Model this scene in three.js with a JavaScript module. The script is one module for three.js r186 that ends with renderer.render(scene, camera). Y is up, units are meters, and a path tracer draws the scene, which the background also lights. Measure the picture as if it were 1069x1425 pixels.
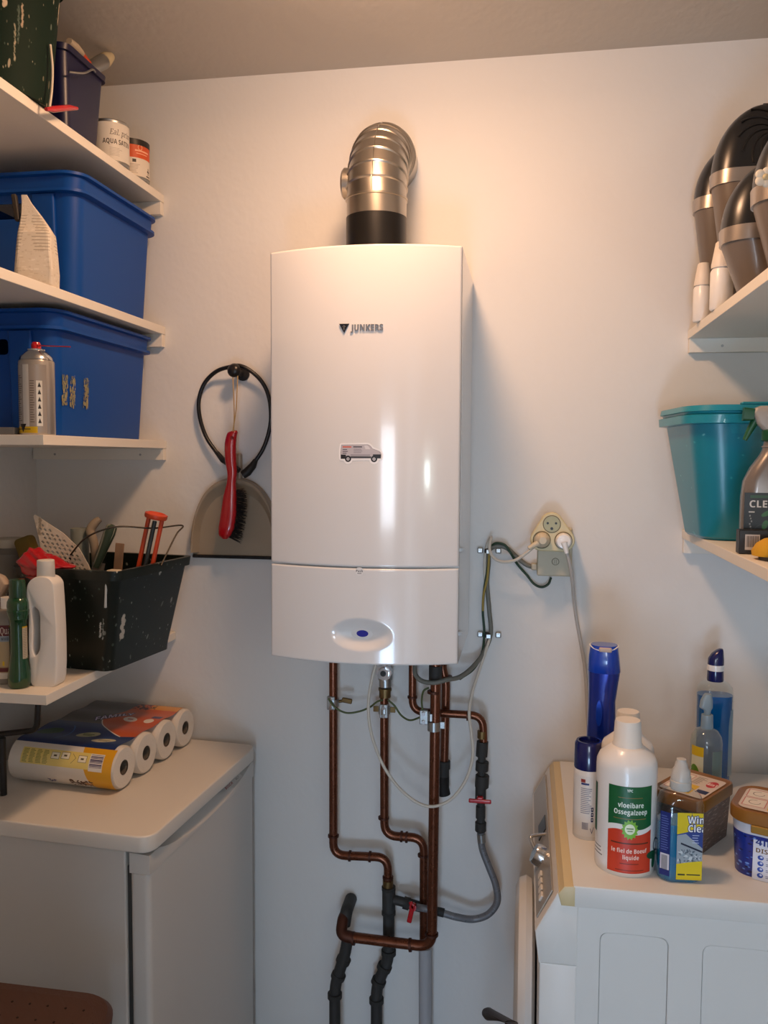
import * as THREE from 'three';
import { RoundedBoxGeometry } from 'three/addons/geometries/RoundedBoxGeometry.js';
import { TextGeometry } from 'three/addons/geometries/TextGeometry.js';
import { FontLoader } from 'three/addons/loaders/FontLoader.js';
import { mergeGeometries, mergeVertices, toCreasedNormals } from 'three/addons/utils/BufferGeometryUtils.js';
import { Brush, Evaluator, SUBTRACTION } from 'three-bvh-csg';
import { RectAreaLightUniformsLib } from 'three/addons/lights/RectAreaLightUniformsLib.js';

// ---------- camera, sky, light, exposure ----------
const scene = new THREE.Scene();
const V = (x, y, z) => new THREE.Vector3(x, y, z);
const F = 1168.65, CX = 534.5, CY = 712.5;
const camera = new THREE.PerspectiveCamera(2 * Math.atan(CY / F) * 180 / Math.PI, 1069 / 1425, 0.02, 60);
camera.rotation.order = 'YXZ';
camera.position.set(0.3337, 1.5812, 2.0589);
camera.rotation.set(-0.0644, 0.1675, 0.006);
camera.updateMatrixWorld(true);
scene.add(camera);
scene.background = new THREE.Color(0.55, 0.72, 1.0);        // daylight sky outside the doorway behind the photographer
scene.backgroundIntensity = 1.0;
const renderer = new THREE.WebGLRenderer({ antialias: true });
renderer.toneMapping = THREE.LinearToneMapping;
renderer.toneMappingExposure = 1.0;
renderer.shadowMap.enabled = true;
RectAreaLightUniformsLib.init();
// daylight: area lights in a made-up glazed door, and an added window for the boiler highlight
const ADDED_HALL = { x0: 0.05, x1: 0.86, top: 2.06, z: 3.40 };  // unseen hall, added so its wall keeps daylight off the fridge
const ADDED_PANES = [[0.10, 0.53, 1.19, 1.755], [0.10, 0.53, 0.06, 0.56]];  // panes made up to carry the two area lights
const ADDED_WIN = { x0: 0.945, x1: 1.055, y0: 1.455, y1: 1.565, z: 2.15 };  // added window, makes the bright spot on the boiler front
function added_daylight(x0, x1, y0, y1, z, color, nits) {
  const l = new THREE.RectAreaLight(color, nits, x1 - x0, y1 - y0), c = V((x0 + x1) / 2, (y0 + y1) / 2, z - 0.004);
  l.name = 'added_daylight'; l.position.copy(c); l.lookAt(c.x, c.y, 0); scene.add(l);
}
added_daylight(...ADDED_PANES[0], ADDED_HALL.z, new THREE.Color(0.80, 0.89, 1.0), 13);
added_daylight(...ADDED_PANES[1], ADDED_HALL.z, new THREE.Color(0.50, 0.72, 1.0), 26);
added_daylight(ADDED_WIN.x0, ADDED_WIN.x1, ADDED_WIN.y0, ADDED_WIN.y1, ADDED_WIN.z, new THREE.Color(0.82, 1.0, 0.98), 26);
// the opal dome lamp on the ceiling: most of its light goes down, some to the sides
const LAMP = V(0.07, 2.524, 0.68), LAMP_COLOR = new THREE.Color(1.0, 0.585, 0.335);
const lampLight = new THREE.RectAreaLight(LAMP_COLOR, 66, 0.18, 0.18);
lampLight.name = 'ceiling_lamp_light'; lampLight.position.set(LAMP.x, LAMP.y - 0.082, LAMP.z); lampLight.lookAt(LAMP.x, 0, LAMP.z + 0.0001);
scene.add(lampLight);
const lampGlow = new THREE.PointLight(LAMP_COLOR, 0.82, 0, 2);
lampGlow.name = 'ceiling_lamp_glow'; lampGlow.position.set(LAMP.x, LAMP.y - 0.045, LAMP.z); lampGlow.castShadow = true; lampGlow.shadow.radius = 3;
scene.add(lampGlow);

// ---------- helpers ----------
const PI = Math.PI;
let seed = 7;
const rnd = () => { seed = (seed + 0x6d2b79f5) | 0; let t = Math.imul(seed ^ (seed >>> 15), 1 | seed); t = (t + Math.imul(t ^ (t >>> 7), 61 | t)) ^ t; return ((t ^ (t >>> 14)) >>> 0) / 4294967296; };
const rr = (a, b) => a + (b - a) * rnd();
// a photo pixel gives a direction; the distance comes from the plane (wall, shelf, floor) the thing touches
function P(u, v, axis, value) {
  const d = V((u - CX) / F, -(v - CY) / F, -1).transformDirection(camera.matrixWorld);
  return camera.position.clone().addScaledVector(d, (value - camera.position[axis]) / d[axis]);
}
const depthOf = (p) => -p.clone().applyMatrix4(camera.matrixWorldInverse).z;
camera.matrixWorldInverse.copy(camera.matrixWorld).invert();
const S = (p) => depthOf(p) / F;                              // metres per pixel at p
const used = new Map();
function numbered(n) { const k = used.get(n) ?? 0; used.set(n, k + 1); return k ? n + '_' + String(k).padStart(3, '0') : n; }
function tag(o, label, category, group) { o.userData.label = label; o.userData.category = category; if (group) o.userData.group = group; return o; }
function shade(o) { o.castShadow = o.receiveShadow = true; return o; }
function thing(name, label, category, pos, group) {
  const g = new THREE.Group(); g.name = numbered(name); if (pos) g.position.copy(pos); scene.add(g); return tag(g, label, category, group);
}
function part(name, geo, mat, parent, pos) { const m = shade(new THREE.Mesh(geo, mat)); m.name = name; if (pos) m.position.copy(pos); parent.add(m); return m; }
function solo(name, label, category, geo, mat, pos, group) { const m = part(numbered(name), geo, mat, scene, pos); return tag(m, label, category, group); }
function structure(name, geo, mat, pos) { const m = part(name, geo, mat, scene, pos); m.userData.kind = 'structure'; return m; }
const creased = (g, angle) => { const c = toCreasedNormals(g.clone().scale(1000, 1000, 1000), angle); return c.scale(0.001, 0.001, 0.001); };   // (vertices are matched at a fixed precision)
const box = (w, h, d, r = 0.002, x = 0, y = 0, z = 0, seg = 2) => (r ? new RoundedBoxGeometry(w, h, d, seg, Math.min(r, w / 2.01, h / 2.01, d / 2.01)) : new THREE.BoxGeometry(w, h, d)).translate(x, y, z);
const lathe = (pts, seg = 32) => creased(new THREE.LatheGeometry(pts.map(([r, y]) => new THREE.Vector2(Math.max(r, 0.00001), y)), seg), 0.7);
const cyl = (r0, r1, h, seg = 24, x = 0, y = 0, z = 0) => new THREE.CylinderGeometry(r1, r0, h, seg).translate(x, y, z);
function alongGeo(geo, p, dir) { const q = new THREE.Quaternion().setFromUnitVectors(V(0, 1, 0), dir.clone().normalize()); return geo.clone().applyQuaternion(q).translate(p.x, p.y, p.z); }
function ring(p, dir, r, len, seg = 20) { return alongGeo(new THREE.CylinderGeometry(r, r, len, seg), p, dir); }
const plain = (gs) => mergeGeometries(gs.map((g) => { let n = g.index ? g.toNonIndexed() : g; for (const k of Object.keys(n.attributes)) if (!['position', 'normal', 'uv'].includes(k)) n.deleteAttribute(k); if (!n.attributes.uv) n.setAttribute('uv', new THREE.BufferAttribute(new Float32Array(n.attributes.position.count * 2), 2)); return n; }));
// tube along points with parallel-transport frames and closed ends
function sweep(pts, r, seg = 12) {
  const n = pts.length, R = (i) => (Array.isArray(r) ? r[i] : r), pos = [], uv = [], idx = [];
  let t0 = pts[1].clone().sub(pts[0]).normalize(), nv = Math.abs(t0.y) < 0.9 ? V(0, 1, 0) : V(1, 0, 0);
  nv.sub(t0.clone().multiplyScalar(nv.dot(t0))).normalize();
  let len = 0;
  for (let i = 0; i < n; i++) {
    const t = (i === 0 ? pts[1].clone().sub(pts[0]) : i === n - 1 ? pts[n - 1].clone().sub(pts[n - 2]) : pts[i + 1].clone().sub(pts[i - 1])).normalize();
    const q = new THREE.Quaternion().setFromUnitVectors(t0, t); nv.applyQuaternion(q); t0 = t;
    const b = t.clone().cross(nv);
    if (i) len += pts[i].distanceTo(pts[i - 1]);
    for (let k = 0; k <= seg; k++) { const a = k / seg * Math.PI * 2, p = pts[i].clone().addScaledVector(nv, Math.cos(a) * R(i)).addScaledVector(b, Math.sin(a) * R(i)); pos.push(p.x, p.y, p.z); uv.push(k / seg, len); }
  }
  const w = seg + 1;
  for (let i = 0; i < n - 1; i++) for (let k = 0; k < seg; k++) { const a = i * w + k; idx.push(a, a + 1, a + w, a + 1, a + w + 1, a + w); }
  for (const [i, flip] of [[0, 1], [n - 1, 0]]) { const c = pos.length / 3; pos.push(pts[i].x, pts[i].y, pts[i].z); uv.push(0.5, 0.5); for (let k = 0; k < seg; k++) { const a = i * w + k; flip ? idx.push(c, a + 1, a) : idx.push(c, a, a + 1); } }
  const g = new THREE.BufferGeometry();
  g.setAttribute('position', new THREE.Float32BufferAttribute(pos, 3)); g.setAttribute('uv', new THREE.Float32BufferAttribute(uv, 2)); g.setIndex(idx);
  return creased(g, 0.9);
}
// straight runs with rounded corners
function rounded(pts, R, steps = 7) {
  const out = [pts[0].clone()];
  for (let i = 1; i < pts.length - 1; i++) {
    const a = pts[i - 1], b = pts[i], c = pts[i + 1], d = Math.min(R, a.distanceTo(b) * 0.49, b.distanceTo(c) * 0.49);
    const p = b.clone().add(a.clone().sub(b).setLength(d)), q = b.clone().add(c.clone().sub(b).setLength(d));
    for (let k = 0; k <= steps; k++) { const t = k / steps; out.push(p.clone().multiplyScalar((1 - t) ** 2).addScaledVector(b, 2 * t * (1 - t)).addScaledVector(q, t * t)); }
  }
  out.push(pts[pts.length - 1].clone());
  return out;
}
const spline = (pts, n = 60) => new THREE.CatmullRomCurve3(pts, false, 'centripetal').getPoints(n);
const cable = (pts, r, n = 60, seg = 8) => sweep(spline(pts, n), r, seg);
// loft of rounded rectangles: levels [y, halfWidth, halfDepth, cornerRadius, offsetX, offsetZ]
function loft(levels, { seg = 6, bottom = true, top = true, crease = 0.6 } = {}) {
  const pos = [], uv = [], idx = [], ringN = 4 * (seg + 1) + 1, arc = [0];
  for (let l = 1; l < levels.length; l++) arc.push(arc[l - 1] + Math.hypot(levels[l][0] - levels[l - 1][0], levels[l][1] - levels[l - 1][1]) + 1e-6);
  levels.forEach(([y, hw, hd, cr, ox = 0, oz = 0], li) => {
    cr = Math.min(cr, hw, hd);
    const w2 = 2 * (hw - cr), d2 = 2 * (hd - cr), q = cr * PI / 2, total = 2 * (w2 + d2) + 4 * q, before = [0, q + w2, 2 * q + w2 + d2, 3 * q + 2 * w2 + d2];
    for (let i = 0; i < ringN; i++) {
      const j = i % (4 * (seg + 1)), c = Math.floor(j / (seg + 1)), k = j % (seg + 1), a = (c + k / seg) * Math.PI / 2;
      const sx = [1, -1, -1, 1][c], sz = [1, 1, -1, -1][c];
      pos.push(ox + sx * (hw - cr) + Math.cos(a) * cr, y, oz + sz * (hd - cr) + Math.sin(a) * cr); uv.push(i === ringN - 1 ? 1 : (before[c] + q * k / seg) / total, arc[li] / arc[arc.length - 1]);
    }
  });
  for (let l = 0; l < levels.length - 1; l++) for (let i = 0; i < ringN - 1; i++) { const a = l * ringN + i, b = a + ringN; idx.push(a, b, a + 1, a + 1, b, b + 1); }
  const cap = (l, up) => { const L = levels[l], c = pos.length / 3; pos.push(L[4] ?? 0, L[0], L[5] ?? 0); uv.push(0.5, up ? 1 : 0); for (let i = 0; i < ringN - 1; i++) { const a = l * ringN + i; up ? idx.push(c, a + 1, a) : idx.push(c, a, a + 1); } };
  if (bottom) cap(0, false);
  if (top) cap(levels.length - 1, true);
  const g = new THREE.BufferGeometry();
  g.setAttribute('position', new THREE.Float32BufferAttribute(pos, 3)); g.setAttribute('uv', new THREE.Float32BufferAttribute(uv, 2)); g.setIndex(idx);
  return creased(g, crease);
}
// printed label wrapped on an elliptical bottle; angle 0 looks to +z
function patch(rx, rz, y0, y1, a0, a1, n = 20) {
  const pos = [], uv = [], idx = [];
  for (let i = 0; i <= n; i++) for (const k of [0, 1]) { const a = a0 + (a1 - a0) * i / n; pos.push(Math.sin(a) * rx, k ? y1 : y0, Math.cos(a) * rz); uv.push(i / n, k); }
  for (let i = 0; i < n; i++) { const a = i * 2; idx.push(a, a + 2, a + 1, a + 1, a + 2, a + 3); }
  const g = new THREE.BufferGeometry();
  g.setAttribute('position', new THREE.Float32BufferAttribute(pos, 3)); g.setAttribute('uv', new THREE.Float32BufferAttribute(uv, 2)); g.setIndex(idx); g.computeVertexNormals();
  return g;
}
function canvasTex(w, h, draw) {
  const c = document.createElement('canvas'); c.width = w; c.height = h; const x = c.getContext('2d'); draw(x, w, h);
  const t = new THREE.CanvasTexture(c); t.colorSpace = THREE.SRGBColorSpace; t.magFilter = THREE.LinearFilter; return t;
}
function lines(x, x0, y0, w, n, dy, h, color, jag = 0.3) { x.fillStyle = color; for (let i = 0; i < n; i++) x.fillRect(x0, y0 + i * dy, w * (1 - jag * rnd()), h); }
const std = (color, roughness = 0.5, o = {}) => new THREE.MeshStandardMaterial({ color, roughness, ...o });
const phy = (color, roughness = 0.5, o = {}) => new THREE.MeshPhysicalMaterial({ color, roughness, ...o });
function noiseTex(size, cell, lo = 0, hi = 255, oct = 3) {
  const d = new Uint8Array(size * size * 4), grids = [];
  for (let o = 0; o < oct; o++) { const n = Math.max(2, Math.round(size / cell) << o); grids.push([n, Float32Array.from({ length: n * n }, () => rnd())]); }
  for (let y = 0; y < size; y++) for (let x = 0; x < size; x++) {
    let s = 0, tot = 0;
    grids.forEach(([n, g], o) => { const w = 0.5 ** o, fx = x / size * n, fy = y / size * n, x0 = Math.floor(fx), y0 = Math.floor(fy), a = fx - x0, b = fy - y0, sa = a * a * (3 - 2 * a), sb = b * b * (3 - 2 * b), q = (i, j) => g[(j % n) * n + (i % n)]; s += w * ((q(x0, y0) * (1 - sa) + q(x0 + 1, y0) * sa) * (1 - sb) + (q(x0, y0 + 1) * (1 - sa) + q(x0 + 1, y0 + 1) * sa) * sb); tot += w; });
    const v = lo + (hi - lo) * s / tot, i = (y * size + x) * 4; d[i] = d[i + 1] = d[i + 2] = v; d[i + 3] = 255;
  }
  const t = new THREE.DataTexture(d, size, size); t.magFilter = THREE.LinearFilter; t.wrapS = t.wrapT = THREE.RepeatWrapping; t.needsUpdate = true; return t;
}
// paint-splashed plastic: flecks and drips with outlines of their own
function splashTex(base, w, h, n, drips, colors) {
  return canvasTex(w, h, (x) => {
    x.fillStyle = base; x.fillRect(0, 0, w, h);
    for (let i = 0; i < n; i++) { x.fillStyle = colors[Math.floor(rnd() * colors.length)]; x.globalAlpha = rr(0.35, 0.95); x.beginPath(); const s = rr(0.8, 1.6) * (rnd() < 0.12 ? 2.6 : 1.2); x.ellipse(rr(0, w), rr(0, h), s, s * rr(1, 2.2), rr(-0.5, 0.5), 0, 7); x.fill(); }
    for (let i = 0; i < drips; i++) { x.fillStyle = colors[Math.floor(rnd() * colors.length)]; x.globalAlpha = rr(0.4, 0.9); const px = rr(0, w), py = rr(0, h * 0.8), l = rr(8, 60), ww = rr(1.5, 9); for (let k = 0; k < l; k += 1.5) { x.beginPath(); x.arc(px + rr(-1, 1) * ww * 0.6, py + k, ww * rr(0.3, 0.8), 0, 7); x.fill(); } }
    x.globalAlpha = 1;
  });
}
const fonts = await new FontLoader().loadAsync('fonts/droid/droid_sans_bold.typeface.json');

// ---------- materials ----------
const paintBump = noiseTex(256, 8), speck = noiseTex(128, 3);
const rep = (t, a, b = a) => { const c = t.clone(); c.repeat.set(a, b); c.needsUpdate = true; return c; };
const M = {
  wall: std('#e2e1de', 0.85, { bumpMap: rep(paintBump, 5), bumpScale: 0.0006 }),
  ceiling: std('#c9c0b4', 0.95, { bumpMap: rep(paintBump, 5), bumpScale: 0.0008 }),
  floor: std('#6f6a64', 0.6, { bumpMap: rep(paintBump, 4), bumpScale: 0.0005 }),
  shelf: std('#e9e3d8', 0.45, { bumpMap: rep(speck, 3), bumpScale: 0.0001 }),
  enamel: phy('#e2e0de', 0.16, { clearcoat: 0.5, clearcoatRoughness: 0.07 }),
  enamelSide: phy('#e2e0de', 0.14, { clearcoat: 0.4, clearcoatRoughness: 0.08 }),
  dark: std('#1a1918', 0.55), black: std('#0c0b0c', 0.4), rubber: std('#151414', 0.75),
  copper: std('#70432f', 0.42, { metalness: 0.75, roughnessMap: rep(noiseTex(128, 10, 120, 255), 1, 6) }),
  copperDark: std('#553327', 0.5, { metalness: 0.7 }),
  brass: std('#7b6440', 0.45, { metalness: 0.85 }),
  iron: std('#3b3b3a', 0.65, { metalness: 0.35, bumpMap: rep(speck, 2), bumpScale: 0.0006 }),
  chrome: std('#cfd0d2', 0.18, { metalness: 1 }),
  zinc: std('#a9aaa8', 0.34, { metalness: 0.9 }),
  flue: std('#b9b2a8', 0.3, { metalness: 1 }),
  whitePlastic: phy('#ece9e4', 0.35, { clearcoat: 0.15 }),
  cream: std('#cfc39a', 0.45), creamGrey: std('#b9b29c', 0.5),
  red: phy('#b3101c', 0.22, { clearcoat: 0.5, clearcoatRoughness: 0.1 }),
  blueCrate: phy('#05479a', 0.45, { specularIntensity: 0.6 }),
  navy: phy('#0a1352', 0.22, { clearcoat: 0.4 }),
};

// ---------- setting ----------
const ROOM = { x0: -0.957, x1: 1.085, H: 2.524, z1: 2.15, T: 0.12 };
{
  const w = ROOM.x1 - ROOM.x0, cx = (ROOM.x0 + ROOM.x1) / 2, T = ROOM.T, L = ROOM.z1 + T, A = ADDED_HALL.z + T;
  const pt = (l) => l.map(([p, q]) => new THREE.Vector2(p, q)), rect = (x0, x1, y0, y1) => new THREE.Path(pt([[x0, y0], [x0, y1], [x1, y1], [x1, y0]]));
  const glass = phy('#ffffff', 0.02, { transmission: 1, thickness: 0 });
  structure('wall_back', box(w + 2 * T, ROOM.H + 2 * T, T, 0), M.wall, V(cx, ROOM.H / 2, -T / 2));
  structure('wall_left', box(T, ROOM.H, L, 0), M.wall, V(ROOM.x0 - T / 2, ROOM.H / 2, L / 2));
  structure('wall_right', box(T, ROOM.H, L, 0), M.wall, V(ROOM.x1 + T / 2, ROOM.H / 2, L / 2));
  structure('ceiling', box(w + 2 * T, T, A, 0), M.ceiling, V(cx, ROOM.H + T / 2, A / 2));
  structure('floor', box(w + 2 * T, T, A, 0), M.floor, V(cx, -T / 2, A / 2));
  // wall behind the photographer: open doorway to the added hall, added small window beside it
  const sh = new THREE.Shape(pt([[ROOM.x0, 0], [ADDED_HALL.x0, 0], [ADDED_HALL.x0, ADDED_HALL.top], [ADDED_HALL.x1, ADDED_HALL.top], [ADDED_HALL.x1, 0], [ROOM.x1, 0], [ROOM.x1, ROOM.H], [ROOM.x0, ROOM.H]]));
  sh.holes.push(rect(ADDED_WIN.x0, ADDED_WIN.x1, ADDED_WIN.y0, ADDED_WIN.y1));
  structure('wall_front', new THREE.ExtrudeGeometry(sh, { depth: T, bevelEnabled: false }), M.wall, V(0, 0, ROOM.z1));
  structure('added_window_1', box(ADDED_WIN.x1 - ADDED_WIN.x0, ADDED_WIN.y1 - ADDED_WIN.y0, 0.004, 0), glass, V((ADDED_WIN.x0 + ADDED_WIN.x1) / 2, (ADDED_WIN.y0 + ADDED_WIN.y1) / 2, ROOM.z1 + 0.04));  // added pane, there only for the boiler highlight
  const hl = ADDED_HALL.z - L;
  structure('added_hall_left', box(T, ROOM.H, hl, 0), M.wall, V(ADDED_HALL.x0 - T / 2, ROOM.H / 2, L + hl / 2));  // added wall, blocks daylight that would reach the fridge
  structure('added_hall_right', box(T, ROOM.H, hl, 0), M.wall, V(ADDED_HALL.x1 + T / 2, ROOM.H / 2, L + hl / 2));
  const es = new THREE.Shape(pt([[ADDED_HALL.x0 - T, 0], [ADDED_HALL.x0, 0], [ADDED_HALL.x0, ADDED_HALL.top], [ADDED_HALL.x1, ADDED_HALL.top], [ADDED_HALL.x1, 0], [ADDED_HALL.x1 + T, 0], [ADDED_HALL.x1 + T, ROOM.H], [ADDED_HALL.x0 - T, ROOM.H]]));
  structure('added_hall_end', new THREE.ExtrudeGeometry(es, { depth: T, bevelEnabled: false }), M.wall, V(0, 0, ADDED_HALL.z));  // closes the added hall around the made-up door
  const d = new THREE.Group(); d.name = 'door_1'; d.userData.kind = 'structure'; scene.add(d); d.position.set(0, 0, ADDED_HALL.z);  // made-up glazed door, shaped around the added area lights
  const ds = new THREE.Shape(pt([[ADDED_HALL.x0 + 0.001, 0.004], [ADDED_HALL.x1 - 0.001, 0.004], [ADDED_HALL.x1 - 0.001, ADDED_HALL.top - 0.001], [ADDED_HALL.x0 + 0.001, ADDED_HALL.top - 0.001]]));
  for (const p of ADDED_PANES) ds.holes.push(rect(...p));
  part('added_door_leaf', new THREE.ExtrudeGeometry(ds, { depth: 0.04, bevelEnabled: false }), std('#b9b2a6', 0.5), d);
  for (const [x0, x1, y0, y1] of ADDED_PANES) part('added_glass_pane', box(x1 - x0, y1 - y0, 0.004, 0, (x0 + x1) / 2, (y0 + y1) / 2, 0.02), glass, d);
  part('door_handle', sweep(rounded([V(0.78, 1.02, -0.001), V(0.78, 1.02, -0.05), V(0.67, 1.02, -0.05)], 0.02), 0.009), M.zinc, d);
}

// ---------- ceiling lamp (out of frame, it lights the place) ----------
{
  const g = thing('ceiling_lamp', 'round opal dome lamp with white rim on the ceiling', 'lamp', V(LAMP.x, ROOM.H, LAMP.z));
  part('lamp_rim', lathe([[0.118, 0], [0.132, 0], [0.132, -0.012], [0.124, -0.018], [0.118, -0.014]], 48), M.whitePlastic, g);
  const dp = [[0.0001, -0.078]]; for (let k = 1; k <= 12; k++) { const a = PI / 2 * (1 - k / 12); dp.push([0.122 * Math.cos(a), -0.006 - 0.072 * Math.sin(a)]); }
  part('lamp_glass', lathe(dp, 48), std('#fff2dd', 0.4, { emissive: LAMP_COLOR, emissiveIntensity: 8 }), g);
}

// ---------- gas boiler ----------
const BW = 0.2, BY = 1.156, BH = 0.85, BD = 0.345, SAG = 0.043;
const bz = (x) => BD + SAG * (1 - (x / BW) ** 2);
function curvedPanel(x0, x1, y0, y1, nx, ny, thick, dent) {
  const pos = [], uv = [], idx = [], e = 0.004;
  const xs = [], ys = [];
  const grid = (a, b, n) => { const o = [a, a + e * 0.12, a + e * 0.35, a + e * 0.7, a + e, a + e * 1.4]; for (let i = 1; i < n; i++) o.push(a + 2 * e + (b - a - 4 * e) * i / n); o.push(b - e * 1.4, b - e, b - e * 0.7, b - e * 0.35, b - e * 0.12, b); return o; };
  xs.push(...grid(x0, x1, nx)); ys.push(...grid(y0, y1, ny));
  const edge = (t) => { const k = Math.max(0, 1 - t / e); return 1 - Math.sqrt(Math.max(0, 1 - k * k)); };
  for (const y of ys) for (const x of xs) {
    const m = Math.min(1, edge(Math.min(x - x0, x1 - x)) + edge(Math.min(y - y0, y1 - y)));
    pos.push(x, y, bz(x) - m * e - (dent ? dent(x, y) : 0)); uv.push(x, y);
  }
  const W = xs.length, H = ys.length;
  for (let j = 0; j < H - 1; j++) for (let i = 0; i < W - 1; i++) { const a = j * W + i; idx.push(a, a + 1, a + W, a + 1, a + W + 1, a + W); }
  const border = [];
  for (let i = 0; i < W; i++) border.push(i);
  for (let j = 1; j < H; j++) border.push(j * W + W - 1);
  for (let i = W - 2; i >= 0; i--) border.push((H - 1) * W + i);
  for (let j = H - 2; j > 0; j--) border.push(j * W);
  const c0 = pos.length / 3;
  for (const b of border) { pos.push(pos[b * 3], pos[b * 3 + 1], bz(pos[b * 3]) - thick); uv.push(0, 0); }
  border.forEach((b, i) => { const n = (i + 1) % border.length; idx.push(b, c0 + i, border[n], border[n], c0 + i, c0 + n); });
  const g = new THREE.BufferGeometry(); g.setAttribute('position', new THREE.Float32BufferAttribute(pos, 3)); g.setAttribute('uv', new THREE.Float32BufferAttribute(uv, 2)); g.setIndex(idx);
  return creased(g, 0.9);
}
const bendToFront = (g, off) => { const p = g.attributes.position; for (let i = 0; i < p.count; i++) p.setZ(i, bz(p.getX(i)) + off + p.getZ(i)); g.computeVertexNormals(); return g; };
{
  const g = thing('gas_boiler', 'white wall-hung gas boiler with curved glossy front above copper pipes', 'boiler', V(0, BY, 0));
  const plan = new THREE.Shape(); plan.moveTo(-BW, 0); plan.lineTo(BW, 0); plan.lineTo(BW, -(BD - 0.006));
  for (let i = 1; i <= 24; i++) { const x = BW - 2 * BW * i / 24; plan.lineTo(x, -(bz(x) - 0.014 + 0.008 * Math.min(1, (Math.abs(x) / BW) ** 8))); }
  plan.lineTo(-BW, 0);
  part('casing', creased(new THREE.ExtrudeGeometry(plan, { depth: BH - 0.002, bevelEnabled: false }).rotateX(-PI / 2), 0.6), M.enamelSide, g);
  const yd = 0.201;
  part('upper_front_panel', curvedPanel(-BW, BW, yd + 0.0012, BH, 40, 8, 0.012), M.enamel, g);
  const dent = (x, y) => { const q = ((x - 0.004) / 0.066) ** 2 + ((y - 0.062) / 0.034) ** 2; return q < 1 ? 0.017 * (1 - q) ** 1.5 : 0; };
  part('lower_flap', curvedPanel(-BW, BW, 0, yd - 0.0012, 110, 70, 0.012, dent), M.enamel, g);
  // blue oval badge in the dimple
  const oval = new THREE.Shape(); oval.absellipse(0, 0, 0.0115, 0.0062, 0, PI * 2);
  const ov = part('oval_badge', new THREE.ExtrudeGeometry(oval, { depth: 0.003, bevelEnabled: true, bevelSize: 0.001, bevelThickness: 0.001, bevelSegments: 2, curveSegments: 24 }), phy('#1b2398', 0.2, { clearcoat: 0.6 }), g, V(0.005, 0.0625, bz(0) - 0.0175));
  ov.userData.label = 'blue oval badge';
  // brand badge: dark triangle and chrome letters
  const by = 1.841 - BY;
  const tri = new THREE.Shape([new THREE.Vector2(-0.0095, 0.008), new THREE.Vector2(0.0095, 0.008), new THREE.Vector2(0, -0.009)]);
  const t3 = part('badge_triangle', new THREE.ExtrudeGeometry(tri, { depth: 0.0015, bevelEnabled: true, bevelSize: 0.0006, bevelThickness: 0.0006, bevelSegments: 1 }), std('#10131f', 0.3), g, V(-0.0322, by, bz(0.032) + 0.0008));
  part('triangle_mark', mergeGeometries([box(0.0014, 0.0095, 0.0006, 0), box(0.006, 0.0012, 0.0006, 0, 0, 0.002, 0)]), M.chrome, t3, V(0, 0.0008, 0.0024));
  const tg = new TextGeometry('JUNKERS', { font: fonts, size: 0.0125, depth: 0.0016, curveSegments: 4, bevelEnabled: true, bevelSize: 0.0003, bevelThickness: 0.0003, bevelSegments: 1 });
  tg.computeBoundingBox(); tg.translate(-tg.boundingBox.min.x, -0.006, 0); tg.computeBoundingBox(); tg.scale(0.066 / tg.boundingBox.max.x, 1, 1);
  tg.translate(-0.019, by, 0);
  { const p = tg.attributes.position; for (let i = 0; i < p.count; i++) p.setZ(i, p.getZ(i) + bz(p.getX(i)) + 0.0006); }
  part('badge_letters', tg, std('#aab0ba', 0.25, { metalness: 0.8 }), g).userData.label = 'chrome brand lettering';
  // van-shaped sticker
  const van = canvasTex(512, 256, (x) => {
    x.clearRect(0, 0, 512, 256);
    const body = () => { x.beginPath(); x.moveTo(40, 40); x.lineTo(320, 36); x.quadraticCurveTo(350, 40, 372, 78); x.lineTo(440, 104); x.quadraticCurveTo(466, 118, 466, 150); x.lineTo(462, 178); x.lineTo(34, 186); x.lineTo(30, 120); x.closePath(); };
    x.lineJoin = 'round'; x.strokeStyle = x.fillStyle = '#f3f1f0'; x.lineWidth = 40; body(); x.stroke(); x.fill();
    for (const c of [112, 392]) { x.beginPath(); x.arc(c, 192, 50, 0, 7); x.fill(); }
    x.fillStyle = '#bdb6ba'; body(); x.fill(); x.strokeStyle = '#8d888c'; x.lineWidth = 4; body(); x.stroke();
    x.fillStyle = '#1b191e'; x.fillRect(32, 142, 56, 44); x.fillRect(140, 160, 220, 16); x.fillRect(380, 138, 84, 42);
    x.fillStyle = '#dad6d8'; x.beginPath(); x.moveTo(286, 46); x.lineTo(318, 44); x.quadraticCurveTo(336, 52, 352, 84); x.lineTo(300, 84); x.closePath(); x.fill();
    for (const c of [112, 392]) { x.fillStyle = '#1b191e'; x.beginPath(); x.arc(c, 186, 34, 0, 7); x.fill(); x.fillStyle = '#c9c6c8'; x.beginPath(); x.arc(c, 188, 17, 0, 7); x.fill(); x.fillStyle = '#3a383c'; x.beginPath(); x.arc(c, 188, 6, 0, 7); x.fill(); }
    x.fillStyle = '#d2604a'; x.fillRect(52, 54, 96, 14); x.fillStyle = '#45424a'; x.fillRect(168, 54, 96, 12);
    lines(x, 52, 84, 70, 3, 20, 8, '#4c4950', 0.4); lines(x, 172, 82, 96, 3, 18, 6, '#7d7880', 0.4); lines(x, 140, 142, 210, 1, 10, 7, '#68646c', 0);
  });
  const vg = new THREE.PlaneGeometry(0.098, 0.049, 16, 2).translate(0.004, 1.590 - BY, 0);
  part('van_sticker', bendToFront(vg, 0.0004), std('#ffffff', 0.5, { map: van, alphaTest: 0.5, side: THREE.DoubleSide }), g).userData.label = 'sticker in the shape of a grey van';
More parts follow.
